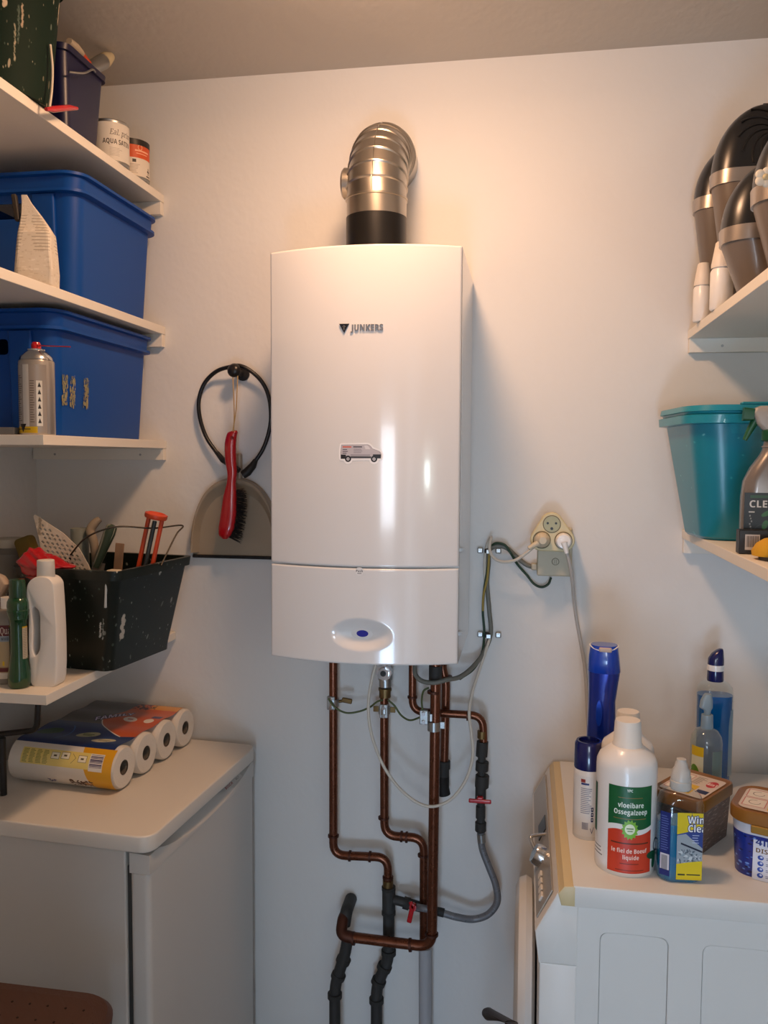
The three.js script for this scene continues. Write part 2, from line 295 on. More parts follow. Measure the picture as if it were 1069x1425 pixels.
  const push = canvasTex(128, 128, (x) => { x.fillStyle = '#e2dfdc'; x.beginPath(); x.arc(64, 64, 62, 0, 7); x.fill(); x.fillStyle = '#38363a'; x.font = 'bold 46px sans-serif'; x.textAlign = 'center'; x.fillText('Push', 64, 74); x.fillRect(34, 88, 60, 9); });
  part('push_sticker', bendToFront(new THREE.PlaneGeometry(0.018, 0.018, 4, 1).translate(0.001, 1.3495 - BY, 0), 0.0004), std('#ffffff', 0.5, { map: push, alphaTest: 0.5 }), g);
  part('bottom_plate', box(0.37, 0.006, 0.30, 0, 0, -0.003, 0.17), M.zinc, g);
}

// ---------- flue ----------
{
  const fx = -0.003, fz = 0.19, r = 0.0665, y0 = BY + BH, y1 = 2.113, y2 = 2.150, Rb = 0.138;
  const g = thing('flue_pipe', 'shiny metal flue elbow with black collar on top of the boiler', 'flue', V(fx, y0, fz));
  part('black_collar', lathe([[r + 0.001, -0.002], [r + 0.001, y1 - y0 - 0.004], [r - 0.004, y1 - y0 - 0.004]], 48), phy('#0d0c0c', 0.35), g);
  part('pipe_sleeve', lathe([[r, y1 - y0 - 0.006], [r, y2 - y0 - 0.004], [r + 0.0022, y2 - y0 - 0.003], [r + 0.0022, y2 - y0 + 0.001], [r, y2 - y0 + 0.002], [r - 0.006, y2 - y0 + 0.002]], 64), M.flue, g);
  const pts = [], rad = [], N = 9, cy = y2 - y0;
  const at = (a) => V(0, cy + Math.sin(a) * Rb, -Rb + Math.cos(a) * Rb);
  const pos = [], idx = [], seg = 56, rings = [];
  for (let k = 0; k <= N; k++) { const a = k / N * PI / 2, e = 0.022; if (k > 0) rings.push([a - e, 0], [a - e * 0.5, 0.0022]); rings.push([a, 0.0030]); if (k < N) rings.push([a + 0.006, 0]); }
  for (const [a, dr] of rings) { const c = at(a); for (let i = 0; i <= seg; i++) { const b = i / seg * PI * 2, rad = r + dr - 0.0006; const out = Math.cos(b) * rad; pos.push(Math.sin(b) * rad, c.y + Math.sin(a) * out, c.z + Math.cos(a) * out); } }
  for (let k = 0; k < rings.length - 1; k++) for (let i = 0; i < seg; i++) { const a = k * (seg + 1) + i, b = a + seg + 1; idx.push(a, a + 1, b, a + 1, b + 1, b); }
  let eg = new THREE.BufferGeometry(); eg.setAttribute('position', new THREE.Float32BufferAttribute(pos, 3)); eg.setIndex(idx); eg.setAttribute('uv', new THREE.Float32BufferAttribute(new Float32Array(pos.length / 3 * 2), 2));
  part('elbow', creased(eg, 0.28), M.flue, g);
  // folded lengthwise seam on the outside of the bend
  const sp = []; for (let k = 0; k <= 20; k++) { const a = k / 20 * PI / 2, c = at(a); sp.push(V(0, c.y + Math.sin(a) * (r + 0.0005), c.z + Math.cos(a) * (r + 0.0005))); }
  part('elbow_seam', sweep(sp, 0.0016, 6), M.flue, g);
  part('wall_sleeve', cyl(r, r, fz - Rb + 0.002, 48).rotateX(PI / 2).translate(0, cy + Rb, -Rb - (fz - Rb) / 2), M.flue, g);
  part('inspection_cap', alongGeo(lathe([[0, 0.012], [0.03, 0.012], [0.034, 0.008], [0.034, -0.02], [0.03, -0.02]]), V(-r - 0.002, cy + 0.045, -0.02), V(-1, 0.05, 0)), M.flue, g);
}

// ---------- pipes under the boiler ----------
const px = (list) => list.map(([u, v, z]) => P(u, v, 'z', z));
const clampAt = (parent, p, r, side) => {
  part('pipe_clamp', plain([ring(p, V(0, 1, 0), r + 0.004, 0.017), box(0.020, 0.034, 0.010, 0.002, p.x + side * (r + 0.008), p.y, p.z + 0.008)]), M.zinc, parent);
  for (const dy of [-0.010, 0.010]) part('screw', cyl(0.005, 0.005, 0.006, 6).rotateX(PI / 2).translate(p.x + side * (r + 0.008), p.y + dy, p.z + 0.016), M.chrome, parent);
};
{ // A: left heating pipe, offsets to the right and drops into iron pipe
  const z = 0.06, g = thing('heating_pipe', 'copper heating pipe nearest the dustpan, bending right into grey iron pipe', 'pipe');
  const a = P(464, 930, 'z', z); a.y = BY - 0.004;
  const pts = [a, ...px([[464, 1190, z], [540, 1193, z], [540, 1240, z]])];
  part('copper_tube', sweep(rounded(pts, 0.032), 0.0107, 16), M.copper, g);
  for (const [u, v, d] of [[464, 1163, 0], [487, 1191, 1], [515, 1192, 1], [540, 1221, 0]]) part('joint_ring', ring(P(u, v, 'z', z), d ? V(1, 0, 0) : V(0, 1, 0), 0.0137, 0.005), M.copperDark, g);
  part('top_nut', ring(V(a.x, BY - 0.068, a.z), V(0, 1, 0), 0.014, 0.012, 6), M.copperDark, g);
  clampAt(g, P(464, 977, 'z', z), 0.0107, -0.2);
  part('wing_nut', plain([alongGeo(box(0.013, 0.026, 0.007, 0.003), P(483, 975, 'z', z), V(1, -0.15, 0)), sweep([P(464, 977, 'z', z), P(480, 975, 'z', z)], 0.004, 8)]), M.brass, g);
  part('brass_adapter', ring(P(540, 1230, 'z', z), V(0, 1, 0), 0.0135, 0.02, 8), M.brass, g);
  const t0 = P(541, 1236, 'z', z), t1 = P(541, 1270, 'z', z);
  part('iron_tee', plain([sweep([t0, t1], 0.0165, 16), ring(t0, V(0, 1, 0), 0.0175, 0.008), ring(t1, V(0, 1, 0), 0.0175, 0.008), sweep([P(541, 1250, 'z', z), P(572, 1258, 'z', z)], 0.0115, 14)]), M.iron, g);
  const low = px([[541, 1268, z], [541, 1335, z], [524, 1372, z], [524, 1425, z]]); low.push(low[3].clone().setY(0.002));
  part('iron_pipe', sweep(rounded(low, 0.03), 0.0145, 14), M.iron, g);
  for (const [u, v, d] of [[541, 1325, V(0, 1, 0)], [535, 1346, V(0.4, 1, 0)], [527, 1366, V(0.4, 1, 0)], [524, 1392, V(0, 1, 0)]]) part('iron_collar', ring(P(u, v, 'z', z), d, 0.0185, 0.012), M.iron, g);
  part('branch_valve', plain([ring(P(566, 1257, 'z', z), V(1, -0.2, 0), 0.0155, 0.016, 8), ring(P(578, 1260, 'z', z), V(1, -0.2, 0), 0.0125, 0.03, 12)]), M.iron, g);
  const h = P(575, 1262, 'z', z + 0.022);
  part('valve_handle', plain([ring(h, V(0, 0.2, 1), 0.009, 0.016, 12), alongGeo(box(0.012, 0.05, 0.006, 0.003), h.clone().add(V(-0.004, -0.012, 0.008)), V(0.2, 1, 0)), alongGeo(box(0.010, 0.020, 0.006, 0.003), h.clone().add(V(-0.002, 0.008, 0.008)), V(-0.4, 1, 0))]), M.red, g).userData.label = 'red valve handle';
}
{ // B: middle pipe with valve
  const z = 0.06, g = thing('gas_pipe', 'copper pipe with chrome valve cap below the boiler, stepping right behind another pipe', 'pipe');
  const top = P(536, 950, 'z', z);
  part('copper_tube', sweep(rounded(px([[535, 965, z], [535, 1163, z], [590, 1166, z], [590, 1330, z]]), 0.034), 0.0107, 16), M.copper, g);
  for (const [u, v, d] of [[534, 1138, 0], [559, 1164, 1], [566, 1165, 1], [589, 1190, 0]]) part('joint_ring', ring(P(u, v, 'z', z), d ? V(1, 0, 0) : V(0, 1, 0), 0.0137, 0.005), M.copperDark, g);
  const v0 = V(top.x, BY - 0.004, z);
  part('valve_body', plain([sweep([v0, V(top.x, P(536, 955, 'z', z).y, z)], 0.0155, 16), ring(P(536, 937, 'z', z), V(0, 1, 0), 0.018, 0.03, 8)]), M.zinc, g);
  const vc = P(535, 935, 'z', z + 0.03);
  const cap = part('valve_cap', plain([ring(vc, V(0, 0, 1), 0.0195, 0.018, 8), ring(vc.clone().add(V(0, 0, 0.012)), V(0, 0, 1), 0.014, 0.01, 6)]), M.chrome, g);
  part('cap_slot', ring(vc.clone().add(V(0, 0, 0.0175)), V(0, 0, 1), 0.007, 0.003, 12), M.dark, cap);
  part('brass_nut', plain([ring(P(536, 965, 'z', z), V(0, 1, 0), 0.0155, 0.018, 6), ring(P(536, 959, 'z', z), V(0, 1, 0), 0.0165, 0.006, 16)]), M.brass, g);
  clampAt(g, P(535, 988, 'z', z), 0.0107, 0);
  part('clamp_tab', box(0.055, 0.014, 0.004, 0.001, 0, 0, 0), M.brass, g, P(535, 987, 'z', z - 0.006));
  const w = px([[592, 1318, z], [592, 1425, z]]); w.push(w[1].clone().setY(0.002));
  part('painted_pipe', sweep(w, 0.0165, 16), std('#a9aaae', 0.5, { bumpMap: rep(speck, 2), bumpScale: 0.0004 }), g).userData.label = 'white painted lower pipe';
}
{ // C: front right pipe, runs down and turns left
  const z = 0.115, g = thing('return_pipe', 'thick copper pipe turning left near the floor in front of the others', 'pipe');
  const a = P(607, 940, 'z', z); a.y = BY - 0.004;
  const pts = [a, ...px([[601, 1318, z], [481, 1303, z]])]; const up = P(481, 1272, 'z', 0.07), back = V(up.x, up.y + 0.004, 0.004);
  part('copper_tube', sweep(rounded([...pts], 0.036), 0.0125, 18), M.copper, g);
  part('copper_elbow', sweep(rounded([pts[2].clone().add(V(0.02, -0.002, 0)), pts[2].clone().add(V(-0.012, 0.002, 0)), up.clone().add(V(-0.002, 0, 0.02)), up], 0.025), 0.014, 16), M.copperDark, g);
  part('iron_elbow', sweep(rounded([up.clone().add(V(0, -0.02, 0.015)), up.clone().add(V(0.004, 0.012, 0.01)), back], 0.02), 0.0155, 14), M.iron, g);
  for (const [u, v, d] of [[604, 963, 0], [601, 1300, 0], [571, 1315, 1], [492, 1306, 1]]) part('joint_ring', ring(P(u, v, 'z', z), d ? V(1, 0.1, 0) : V(0, 1, 0), 0.0158, 0.006), M.copperDark, g);
  part('steel_union', ring(P(606, 938, 'z', z), V(0, 1, 0), 0.0155, 0.04, 8), M.iron, g);
  part('steel_strap', ring(P(604, 1010, 'z', z), V(0, 1, 0), 0.0155, 0.022), M.zinc, g);
  part('strap_end', box(0.022, 0.018, 0.006, 0.002), M.zinc, g, P(613, 1009, 'z', z - 0.002));
  clampAt(g, P(600, 997, 'z', z), 0.008, -1);
  const low = [pts[2].clone().add(V(0.004, 0, -0.012)), ...px([[481, 1325, 0.1], [466, 1372, 0.09], [466, 1425, 0.09]])]; low.push(low[3].clone().setY(0.002));
  part('iron_pipe', sweep(rounded(low, 0.03), 0.0142, 14), M.iron, g);
  for (const [u, v, d] of [[478, 1336, V(0.4, 1, 0)], [471, 1358, V(0.4, 1, 0)], [466, 1385, V(0, 1, 0)]]) part('iron_collar', ring(P(u, v, 'z', 0.092), d, 0.018, 0.012), M.iron, g);
}
{ // D: cold water pipe with stop valve and hose
  const z = 0.07, g = thing('water_pipe', 'thin copper water pipe crossing right to a red-handled stop valve', 'pipe');
  const a = P(574, 940, 'z', z); a.y = BY - 0.004;
  const pts = [a, ...px([[574, 990, z], [672, 996, z], [673, 1032, z]])];
  part('copper_tube', sweep(rounded(pts, 0.03), 0.0095, 16), M.copper, g);
  for (const [u, v, d] of [[574, 970, 0], [651, 996, 1]]) part('joint_ring', ring(P(u, v, 'z', z), d ? V(1, 0, 0) : V(0, 1, 0), 0.012, 0.005), M.copperDark, g);
  const y = (v) => P(671, v, 'z', z);
  part('brass_coupling', plain([ring(y(1022), V(0, 1, 0), 0.0115, 0.018, 8)]), M.brass, g);
  part('valve_body', plain([sweep([y(1035), P(669, 1155, 'z', z)], 0.0095, 12), ring(y(1042), V(0.05, 1, 0), 0.0145, 0.036, 10), ring(y(1066), V(0.05, 1, 0), 0.0155, 0.022, 12), ring(y(1087), V(0.05, 1, 0), 0.0165, 0.03, 8), ring(P(669, 1105, 'z', z), V(0, 1, 0), 0.013, 0.04, 12), ring(P(669, 1130, 'z', z), V(0, 1, 0), 0.0115, 0.03, 12), ring(P(669, 1150, 'z', z), V(0, 1, 0), 0.0135, 0.022, 8)]), M.iron, g);
  const h = P(668, 1115, 'z', z + 0.022);
  part('valve_handle', plain([box(0.054, 0.010, 0.007, 0.003, h.x, h.y, h.z), box(0.016, 0.016, 0.012, 0.004, h.x, h.y + 0.003, h.z - 0.003), ring(h.clone().add(V(0, 0, -0.012)), V(0, 0, 1), 0.005, 0.02)]), M.red, g).userData.label = 'red T-shaped valve handle';
}
{
  const z = 0.065;
  const hose = cable(px([[669, 1158, 0.07], [671, 1180, z], [680, 1205, z], [690, 1232, z], [692, 1255, z], [680, 1272, z], [660, 1279, z], [635, 1276, 0.08], [605, 1267, 0.087], [590, 1264, 0.086], [580, 1262, 0.068]]), 0.0085, 90, 14);
  const braid = canvasTex(64, 256, (x) => { x.fillStyle = '#7c7f84'; x.fillRect(0, 0, 64, 256); for (let i = 0; i < 60; i++) { x.fillStyle = rnd() < 0.5 ? '#94979c' : '#5a5d62'; x.fillRect(rr(0, 64), rr(0, 256), rr(3, 9), 2); } });
  braid.wrapS = braid.wrapT = THREE.RepeatWrapping; braid.repeat.set(1, 6);
  const g = thing('filling_hose', 'grey braided filling hose curving between the two red-handled valves', 'hose');
  part('hose_tube', hose, std('#ffffff', 0.45, { map: braid, metalness: 0.3 }), g);
  part('hose_ferrule', ring(P(670, 1166, 'z', 0.07), V(-0.1, 1, 0), 0.0105, 0.02), M.zinc, g);
  part('hose_ferrule', ring(P(612, 1269, 'z', 0.085), V(1, -0.15, 0), 0.0105, 0.022), M.iron, g);
}
{ // E: overflow pipe
  const z = 0.043, g = thing('drain_pipe', 'short copper overflow pipe ending in a dark rubber spout', 'pipe');
  const a = P(624, 942, 'z', z), top = a.clone().setY(BY - 0.004).add(V(-0.018, 0, 0));
  part('copper_tube', sweep(rounded([top, V(top.x + 0.004, a.y + 0.02, z), P(621, 950, 'z', z), P(618, 1068, 'z', z)], 0.015), 0.0105, 14), M.copper, g);
  part('joint_ring', ring(P(622, 942, 'z', z), V(0, 1, 0), 0.013, 0.006), M.copperDark, g);
  part('iron_socket', plain([ring(P(618, 1064, 'z', z), V(0, 1, 0), 0.0155, 0.02, 12), ring(P(618, 1076, 'z', z), V(0, 1, 0), 0.0125, 0.03, 12)]), M.iron, g);
  part('rubber_spout', sweep(px([[617, 1080, z], [617, 1096, z], [619, 1106, z]]), 0.0145, 14), M.rubber, g);
}
// ---------- cables ----------
const cableWhite = std('#cfc8bb', 0.5), cableGrey = std('#6f7068', 0.55), earth = std('#55613a', 0.55), earthGreen = std('#1f3d2a', 0.5);
{
  const g = thing('boiler_power_cable', 'white power cable looping below the boiler and up to the left plug', 'cable');
  const c = px([[525, 918, 0.17], [519, 940, 0.17], [513, 975, 0.16], [514, 1005, 0.155], [521, 1035, 0.15], [535, 1068, 0.15], [558, 1099, 0.15], [585, 1119, 0.15], [605, 1122, 0.15], [628, 1112, 0.15], [648, 1086, 0.14], [658, 1052, 0.12], [656, 1020, 0.11], [653, 993, 0.10], [657, 965, 0.08], [668, 930, 0.05], [678, 900, 0.03], [683, 880, 0.012], [681, 850, 0.012], [675, 800, 0.012], [676, 768, 0.013], [680, 754, 0.02], [684, 748, 0.03], [682, 755, 0.04], [682, 767, 0.045], [688, 777, 0.05], [700, 782, 0.055], [716, 780, 0.06], [731, 771, 0.065], [743, 761, 0.07]]);
  part('cord', cable(c, 0.0037, 260, 10), cableWhite, g);
}
{
  const c = px([[577, 926, 0.12], [578, 938, 0.13], [586, 947, 0.135], [604, 950, 0.14], [622, 946, 0.13], [640, 942, 0.10], [660, 926, 0.06], [675, 905, 0.03], [683, 882, 0.013], [681, 850, 0.013], [678, 810, 0.013], [680, 785, 0.013], [681, 766, 0.015], [690, 760, 0.02], [704, 762, 0.018], [718, 774, 0.014], [733, 786, 0.012], [746, 790, 0.02]]);
  solo('grey_cable', 'thick grey cable clipped to the wall right of the boiler', 'cable', cable(c, 0.0055, 200, 10), cableGrey);
}
{
  const c = px([[640, 945, 0.088], [660, 930, 0.05], [671, 908, 0.03], [674, 882, 0.014], [672, 850, 0.014], [674, 820, 0.014], [678, 795, 0.016], [681, 775, 0.018], [683, 762, 0.018], [690, 756, 0.025], [702, 758, 0.028], [711, 770, 0.026], [720, 785, 0.016], [733, 800, 0.010], [744, 813, 0.012], [754, 817, 0.014], [763, 813, 0.016], [767, 804, 0.02]]);
  solo('earth_wire', 'dark green earth wire dangling below the socket box', 'wire', cable(c, 0.0030, 180, 8), earthGreen);
  const d = px([[672, 850, 0.022], [673, 828, 0.023], [678, 806, 0.022], [680, 786, 0.022], [681, 769, 0.022]]);
  solo('earth_wire', 'short yellow and green wire beside the boiler casing', 'wire', cable(d, 0.0028, 40, 8), std('#9a8436', 0.5));
  const e1 = px([[457, 972, 0.078], [466, 984, 0.082], [482, 992, 0.075], [500, 990, 0.07], [515, 984, 0.072], [526, 976, 0.078], [533, 974, 0.085]]);
  solo('earth_wire', 'yellow-green bonding wire between the first two pipe clamps', 'wire', cable(e1, 0.0024, 50, 8), earth);
  const e2 = px([[540, 974, 0.085], [549, 982, 0.082], [558, 995, 0.085], [569, 1002, 0.095], [580, 1000, 0.11], [588, 994, 0.125], [587, 975, 0.115], [590, 961, 0.10], [597, 957, 0.098]]);
  solo('earth_wire', 'yellow-green bonding wire running from the middle clamp to the thick pipe', 'wire', cable(e2, 0.0024, 60, 8), earth);
}
for (const [v, label] of [[766, 'metal saddle clip holding cables level with the socket box'], [883, 'metal saddle clip holding cables level with the boiler bottom']]) {
  const p = P(681, v, 'z', 0.008), g = thing('cable_clip', label, 'clip', V(p.x, p.y, 0));
  part('clip_band', box(0.014, 0.011, 0.022, 0.003, -0.004, 0, 0.012), M.dark, g);
  for (const s of [-1, 1]) { const h = part('clip_foot', box(0.014, 0.014, 0.012, 0.003, s * 0.022, 0, 0.0065), M.zinc, g); part('screw', cyl(0.003, 0.003, 0.003, 8).rotateX(PI / 2).translate(s * 0.022, 0, 0.0135), M.zinc, h); }
  part('clip_bridge', box(0.011, 0.010, 0.004, 0.001, -0.001, -0.001, 0.025), M.zinc, g);
}
// ---------- socket ----------
{
  const a = P(748, 764, 'z', 0.045), b = P(796, 803, 'z', 0.045), cx = (a.x + b.x) / 2, cy = (a.y + b.y) / 2;
  const g = thing('socket_box', 'cream surface-mounted switch box under the triple socket adapter', 'socket box', V(cx, cy, 0));
  part('box_body', box(b.x - a.x, a.y - b.y + 0.05, 0.043, 0.004, 0, 0.025, 0.0215), M.creamGrey, g);
  const knob = part('round_mark', new THREE.TorusGeometry(0.008, 0.0009, 6, 24), std('#8b8675', 0.5), g, V(0.002, 0.003, 0.0432));
  part('mark_bar', mergeGeometries([box(0.0014, 0.010, 0.0012, 0, -0.002), box(0.0014, 0.010, 0.0012, 0, 0.002)]), knob.material, knob);
  part('cable_inlet', box(0.014, 0.016, 0.022, 0.003, -0.047, -0.013, 0.018), M.creamGrey, g);
  part('side_tab', box(0.012, 0.018, 0.02, 0.002, -0.038, 0.068, 0.02), M.creamGrey, g);
  const lobes = [[768, 729], [754, 751], [784, 752]].map(([u, v]) => P(u, v, 'z', 0.065));
  const ad = thing('socket_adapter', 'yellowed rounded-triangle triple socket adapter with two plugs in it', 'adapter', V(lobes[0].x, lobes[1].y + 0.01, 0.045));
  const o = ad.position, R0 = 0.0235, R1 = 0.0235;
  const sh = new THREE.Shape(), L = lobes.map((p) => new THREE.Vector2(p.x - o.x, p.y - o.y));
  // convex outline around the three lobes
  const hull = []; for (let k = 0; k < 72; k++) { const t = k / 72 * PI * 2, d = new THREE.Vector2(Math.cos(t), Math.sin(t)); let best = -9, bp = null; L.forEach((c, i) => { const q = c.clone().addScaledVector(d, i ? R1 : R0); if (q.dot(d) > best) { best = q.dot(d); bp = q; } }); hull.push(bp); }
  sh.setFromPoints(hull);
  part('adapter_body', new THREE.ExtrudeGeometry(sh, { depth: 0.022, bevelEnabled: true, bevelSize: 0.003, bevelThickness: 0.004, bevelSegments: 3 }), M.cream, ad);
  L.forEach((c, i) => part('socket_well', plain([new THREE.TorusGeometry(0.0195, 0.0012, 8, 32).translate(c.x, c.y, 0.0262)]), std('#6d6650', 0.6), ad));
  part('socket_face', cyl(0.0188, 0.0188, 0.002, 32).rotateX(PI / 2).translate(L[0].x, L[0].y, 0.0262), std('#a9ab8c', 0.5), ad);
  for (const [dx, dy, r] of [[-0.0095, 0.002, 0.0027], [0.0095, 0.002, 0.0027], [0, -0.0105, 0.0034]]) part('painted_pin_hole', cyl(r, r, 0.0012, 14).rotateX(PI / 2).translate(L[0].x + dx, L[0].y + dy, 0.0271), M.black, ad);  // black discs on the face, painted in for the shade inside the holes
  // plugs
  const p1 = thing('power_plug', 'ivory plug angled left in the triple adapter', 'plug', lobes[1].clone().setZ(0.0715));
  part('plug_body', alongGeo(lathe([[0, -0.004], [0.0175, -0.004], [0.0175, 0.008], [0.013, 0.018], [0.008, 0.024], [0, 0.024]]), V(0.001, 0.001, 0.004), V(0.05, 0, 1)), std('#cbbfa6', 0.45), p1);
  part('strain_relief', alongGeo(lathe([[0.0085, 0], [0.0065, 0.016], [0.0048, 0.034], [0.0001, 0.034]]), V(-0.001, -0.002, 0.016), V(-1, -0.55, 0.2)), std('#cbbfa6', 0.5), p1);
  const p2 = thing('power_plug', 'white round plug with cable hanging straight down in the adapter', 'plug', lobes[2].clone().setZ(0.0715));
  part('plug_body', alongGeo(lathe([[0, -0.004], [0.0185, -0.004], [0.0185, 0.010], [0.015, 0.016], [0, 0.018]]), V(0, 0, 0.004), V(0, 0, 1)), M.whitePlastic, p2);
  part('strain_relief', alongGeo(lathe([[0.008, 0], [0.006, 0.014], [0.0046, 0.026], [0.0001, 0.026]]), V(0.001, -0.002, 0.020), V(0.25, -1, 0.05)), M.whitePlastic, p2);
  const c = [lobes[2].clone().setZ(0.094).add(V(0.003, -0.01, 0)), ...px([[793, 785, 0.085], [797, 810, 0.07], [799, 835, 0.05], [803, 865, 0.035], [808, 893, 0.025], [814, 930, 0.02], [818, 1000, 0.02], [820, 1058, 0.02]])];
  const last = c[c.length - 1].clone(); last.y = 0.7; c.push(last);
  solo('appliance_cable', 'white appliance cable hanging from the round plug behind the blue can', 'cable', cable(c, 0.0042, 90, 10), std('#b9b4ae', 0.5));
}

// ---------- hook, cable lock, brush, dustpan ----------
{
  const p = P(330, 517, 'z', 0.03), g = thing('coat_hook', 'round black wall hook carrying the cable lock and the brush', 'hook', V(p.x, p.y, 0));
  part('wall_plate', cyl(0.017, 0.017, 0.006, 28).rotateX(PI / 2).translate(0.006, -0.004, 0.003), M.dark, g);
  part('stem', cyl(0.008, 0.008, 0.04, 16).rotateX(PI / 2).translate(0.002, -0.002, 0.024), M.dark, g);
  part('knob', alongGeo(lathe([[0, 0.012], [0.008, 0.011], [0.015, 0.006], [0.0175, 0], [0.015, -0.005], [0, -0.006]]), V(-0.001, 0.001, 0.05), V(-0.05, 0.1, 1)), phy('#1c1b1c', 0.3), g);
  const L = thing('cable_lock', 'black cable lock loop hanging from the round hook', 'cable lock', V(p.x, p.y, 0));
  const rel = (q) => q.sub(L.position);
  const c = px([[303, 632, 0.022], [287, 608, 0.02], [278, 580, 0.02], [277, 556, 0.02], [285, 533, 0.022], [301, 517, 0.027], [318, 511, 0.034], [334, 509, 0.034], [350, 517, 0.03], [365, 532, 0.025], [374, 552, 0.022], [377, 580, 0.022], [374, 602, 0.022], [366, 625, 0.024], [353, 645, 0.028]]).map(rel);
  part('lock_cable', cable(c, 0.0052, 110, 12), phy('#121112', 0.35), L);
  part('cable_end', sweep(px([[302, 630, 0.022], [310, 640, 0.028], [325, 650, 0.034], [333, 655, 0.036]]).map(rel), [0.0058, 0.0075, 0.0075, 0.007], 12), M.dark, L);
  part('lock_cylinder', sweep(px([[356, 640, 0.026], [352, 648, 0.030], [344, 657, 0.036], [338, 661, 0.038]]).map(rel), [0.006, 0.0095, 0.0115, 0.0105], 14), M.dark, L);
}
{
  const z = 0.062, b = thing('hand_brush', 'red hand brush with black bristles hanging by a string', 'brush', P(326, 680, 'z', z));
  const rel = (q) => q.sub(b.position);
  // handle: loft along its length, blade wider below
  const prof = [[327, 599, 0.004, 0.004], [324, 602, 0.011, 0.008], [321, 615, 0.0125, 0.010], [321, 640, 0.0125, 0.010], [323, 658, 0.0105, 0.009], [322, 672, 0.0100, 0.009], [320, 690, 0.0145, 0.010], [318, 715, 0.0175, 0.011], [315, 735, 0.0175, 0.011], [313, 745, 0.0135, 0.009], [313, 750, 0.005, 0.004]];
  const cv = new THREE.CatmullRomCurve3(prof.map(([u, v]) => rel(P(u, v, 'z', z)))), n = 48, pos = [], idx = [], seg = 18;
  const rad = (t, k) => { const f = t * (prof.length - 1), i = Math.min(prof.length - 2, Math.floor(f)), a = f - i; return prof[i][k] * (1 - a) + prof[i + 1][k] * a; };
  for (let i = 0; i <= n; i++) { const t = i / n, c = cv.getPoint(t); for (let k = 0; k < seg; k++) { const a = k / seg * PI * 2; pos.push(c.x + Math.cos(a) * rad(t, 2) * 1.18, c.y, c.z + Math.sin(a) * rad(t, 3)); } }
  for (let i = 0; i < n; i++) for (let k = 0; k < seg; k++) { const a = i * seg + k, q = i * seg + (k + 1) % seg; idx.push(a, q, a + seg, q, q + seg, a + seg); }
  const bg = new THREE.BufferGeometry(); bg.setAttribute('position', new THREE.Float32BufferAttribute(pos, 3)); bg.setIndex(idx); bg.computeVertexNormals();
  part('brush_handle', bg, M.red, b);
  part('painted_handle_hole', ring(rel(P(323, 609, 'z', z + 0.0092)), V(0, 0, 1), 0.004, 0.003, 16), std('#7d0a12', 0.4), b);  // darker red disc: the shade of the hole put into colour
  // bristles: tufts fanning to the right
  const br = [];
  for (let i = 0; i < 420; i++) {
    const t = rr(0, 1), v0 = 682 + t * 64, u0 = 326 - t * 8, l = rr(10, 18) + 4 * Math.sin(t * 3), zz = z - 0.004 + rr(-0.016, 0.006);
    const a = rel(P(u0 - 4, v0, 'z', zz)), e = rel(P(u0 + l, v0 + rr(-3, 5) + t * 7, 'z', zz + rr(-0.004, 0.004)));
    br.push(alongGeo(new THREE.CylinderGeometry(0.0004, 0.0009, a.distanceTo(e), 3), a.clone().add(e).multiplyScalar(0.5), e.clone().sub(a)));
  }
  const bm = part('bristles', plain(br), std('#1d1b1a', 0.8), b); bm.userData.kind = 'stuff';
  const str = std('#b89a6a', 0.9), hk = [327, 520];
  part('string', plain([cable(px([[hk[0] + 4, hk[1], 0.05], [330, 545, 0.058], [328, 575, 0.062], [323, 606, z + 0.006]]).map(rel), 0.0014, 24, 6), cable(px([[hk[0] - 3, hk[1], 0.05], [325, 545, 0.058], [326, 575, 0.062], [325, 606, z + 0.006]]).map(rel), 0.0014, 24, 6)]), str, b);
}
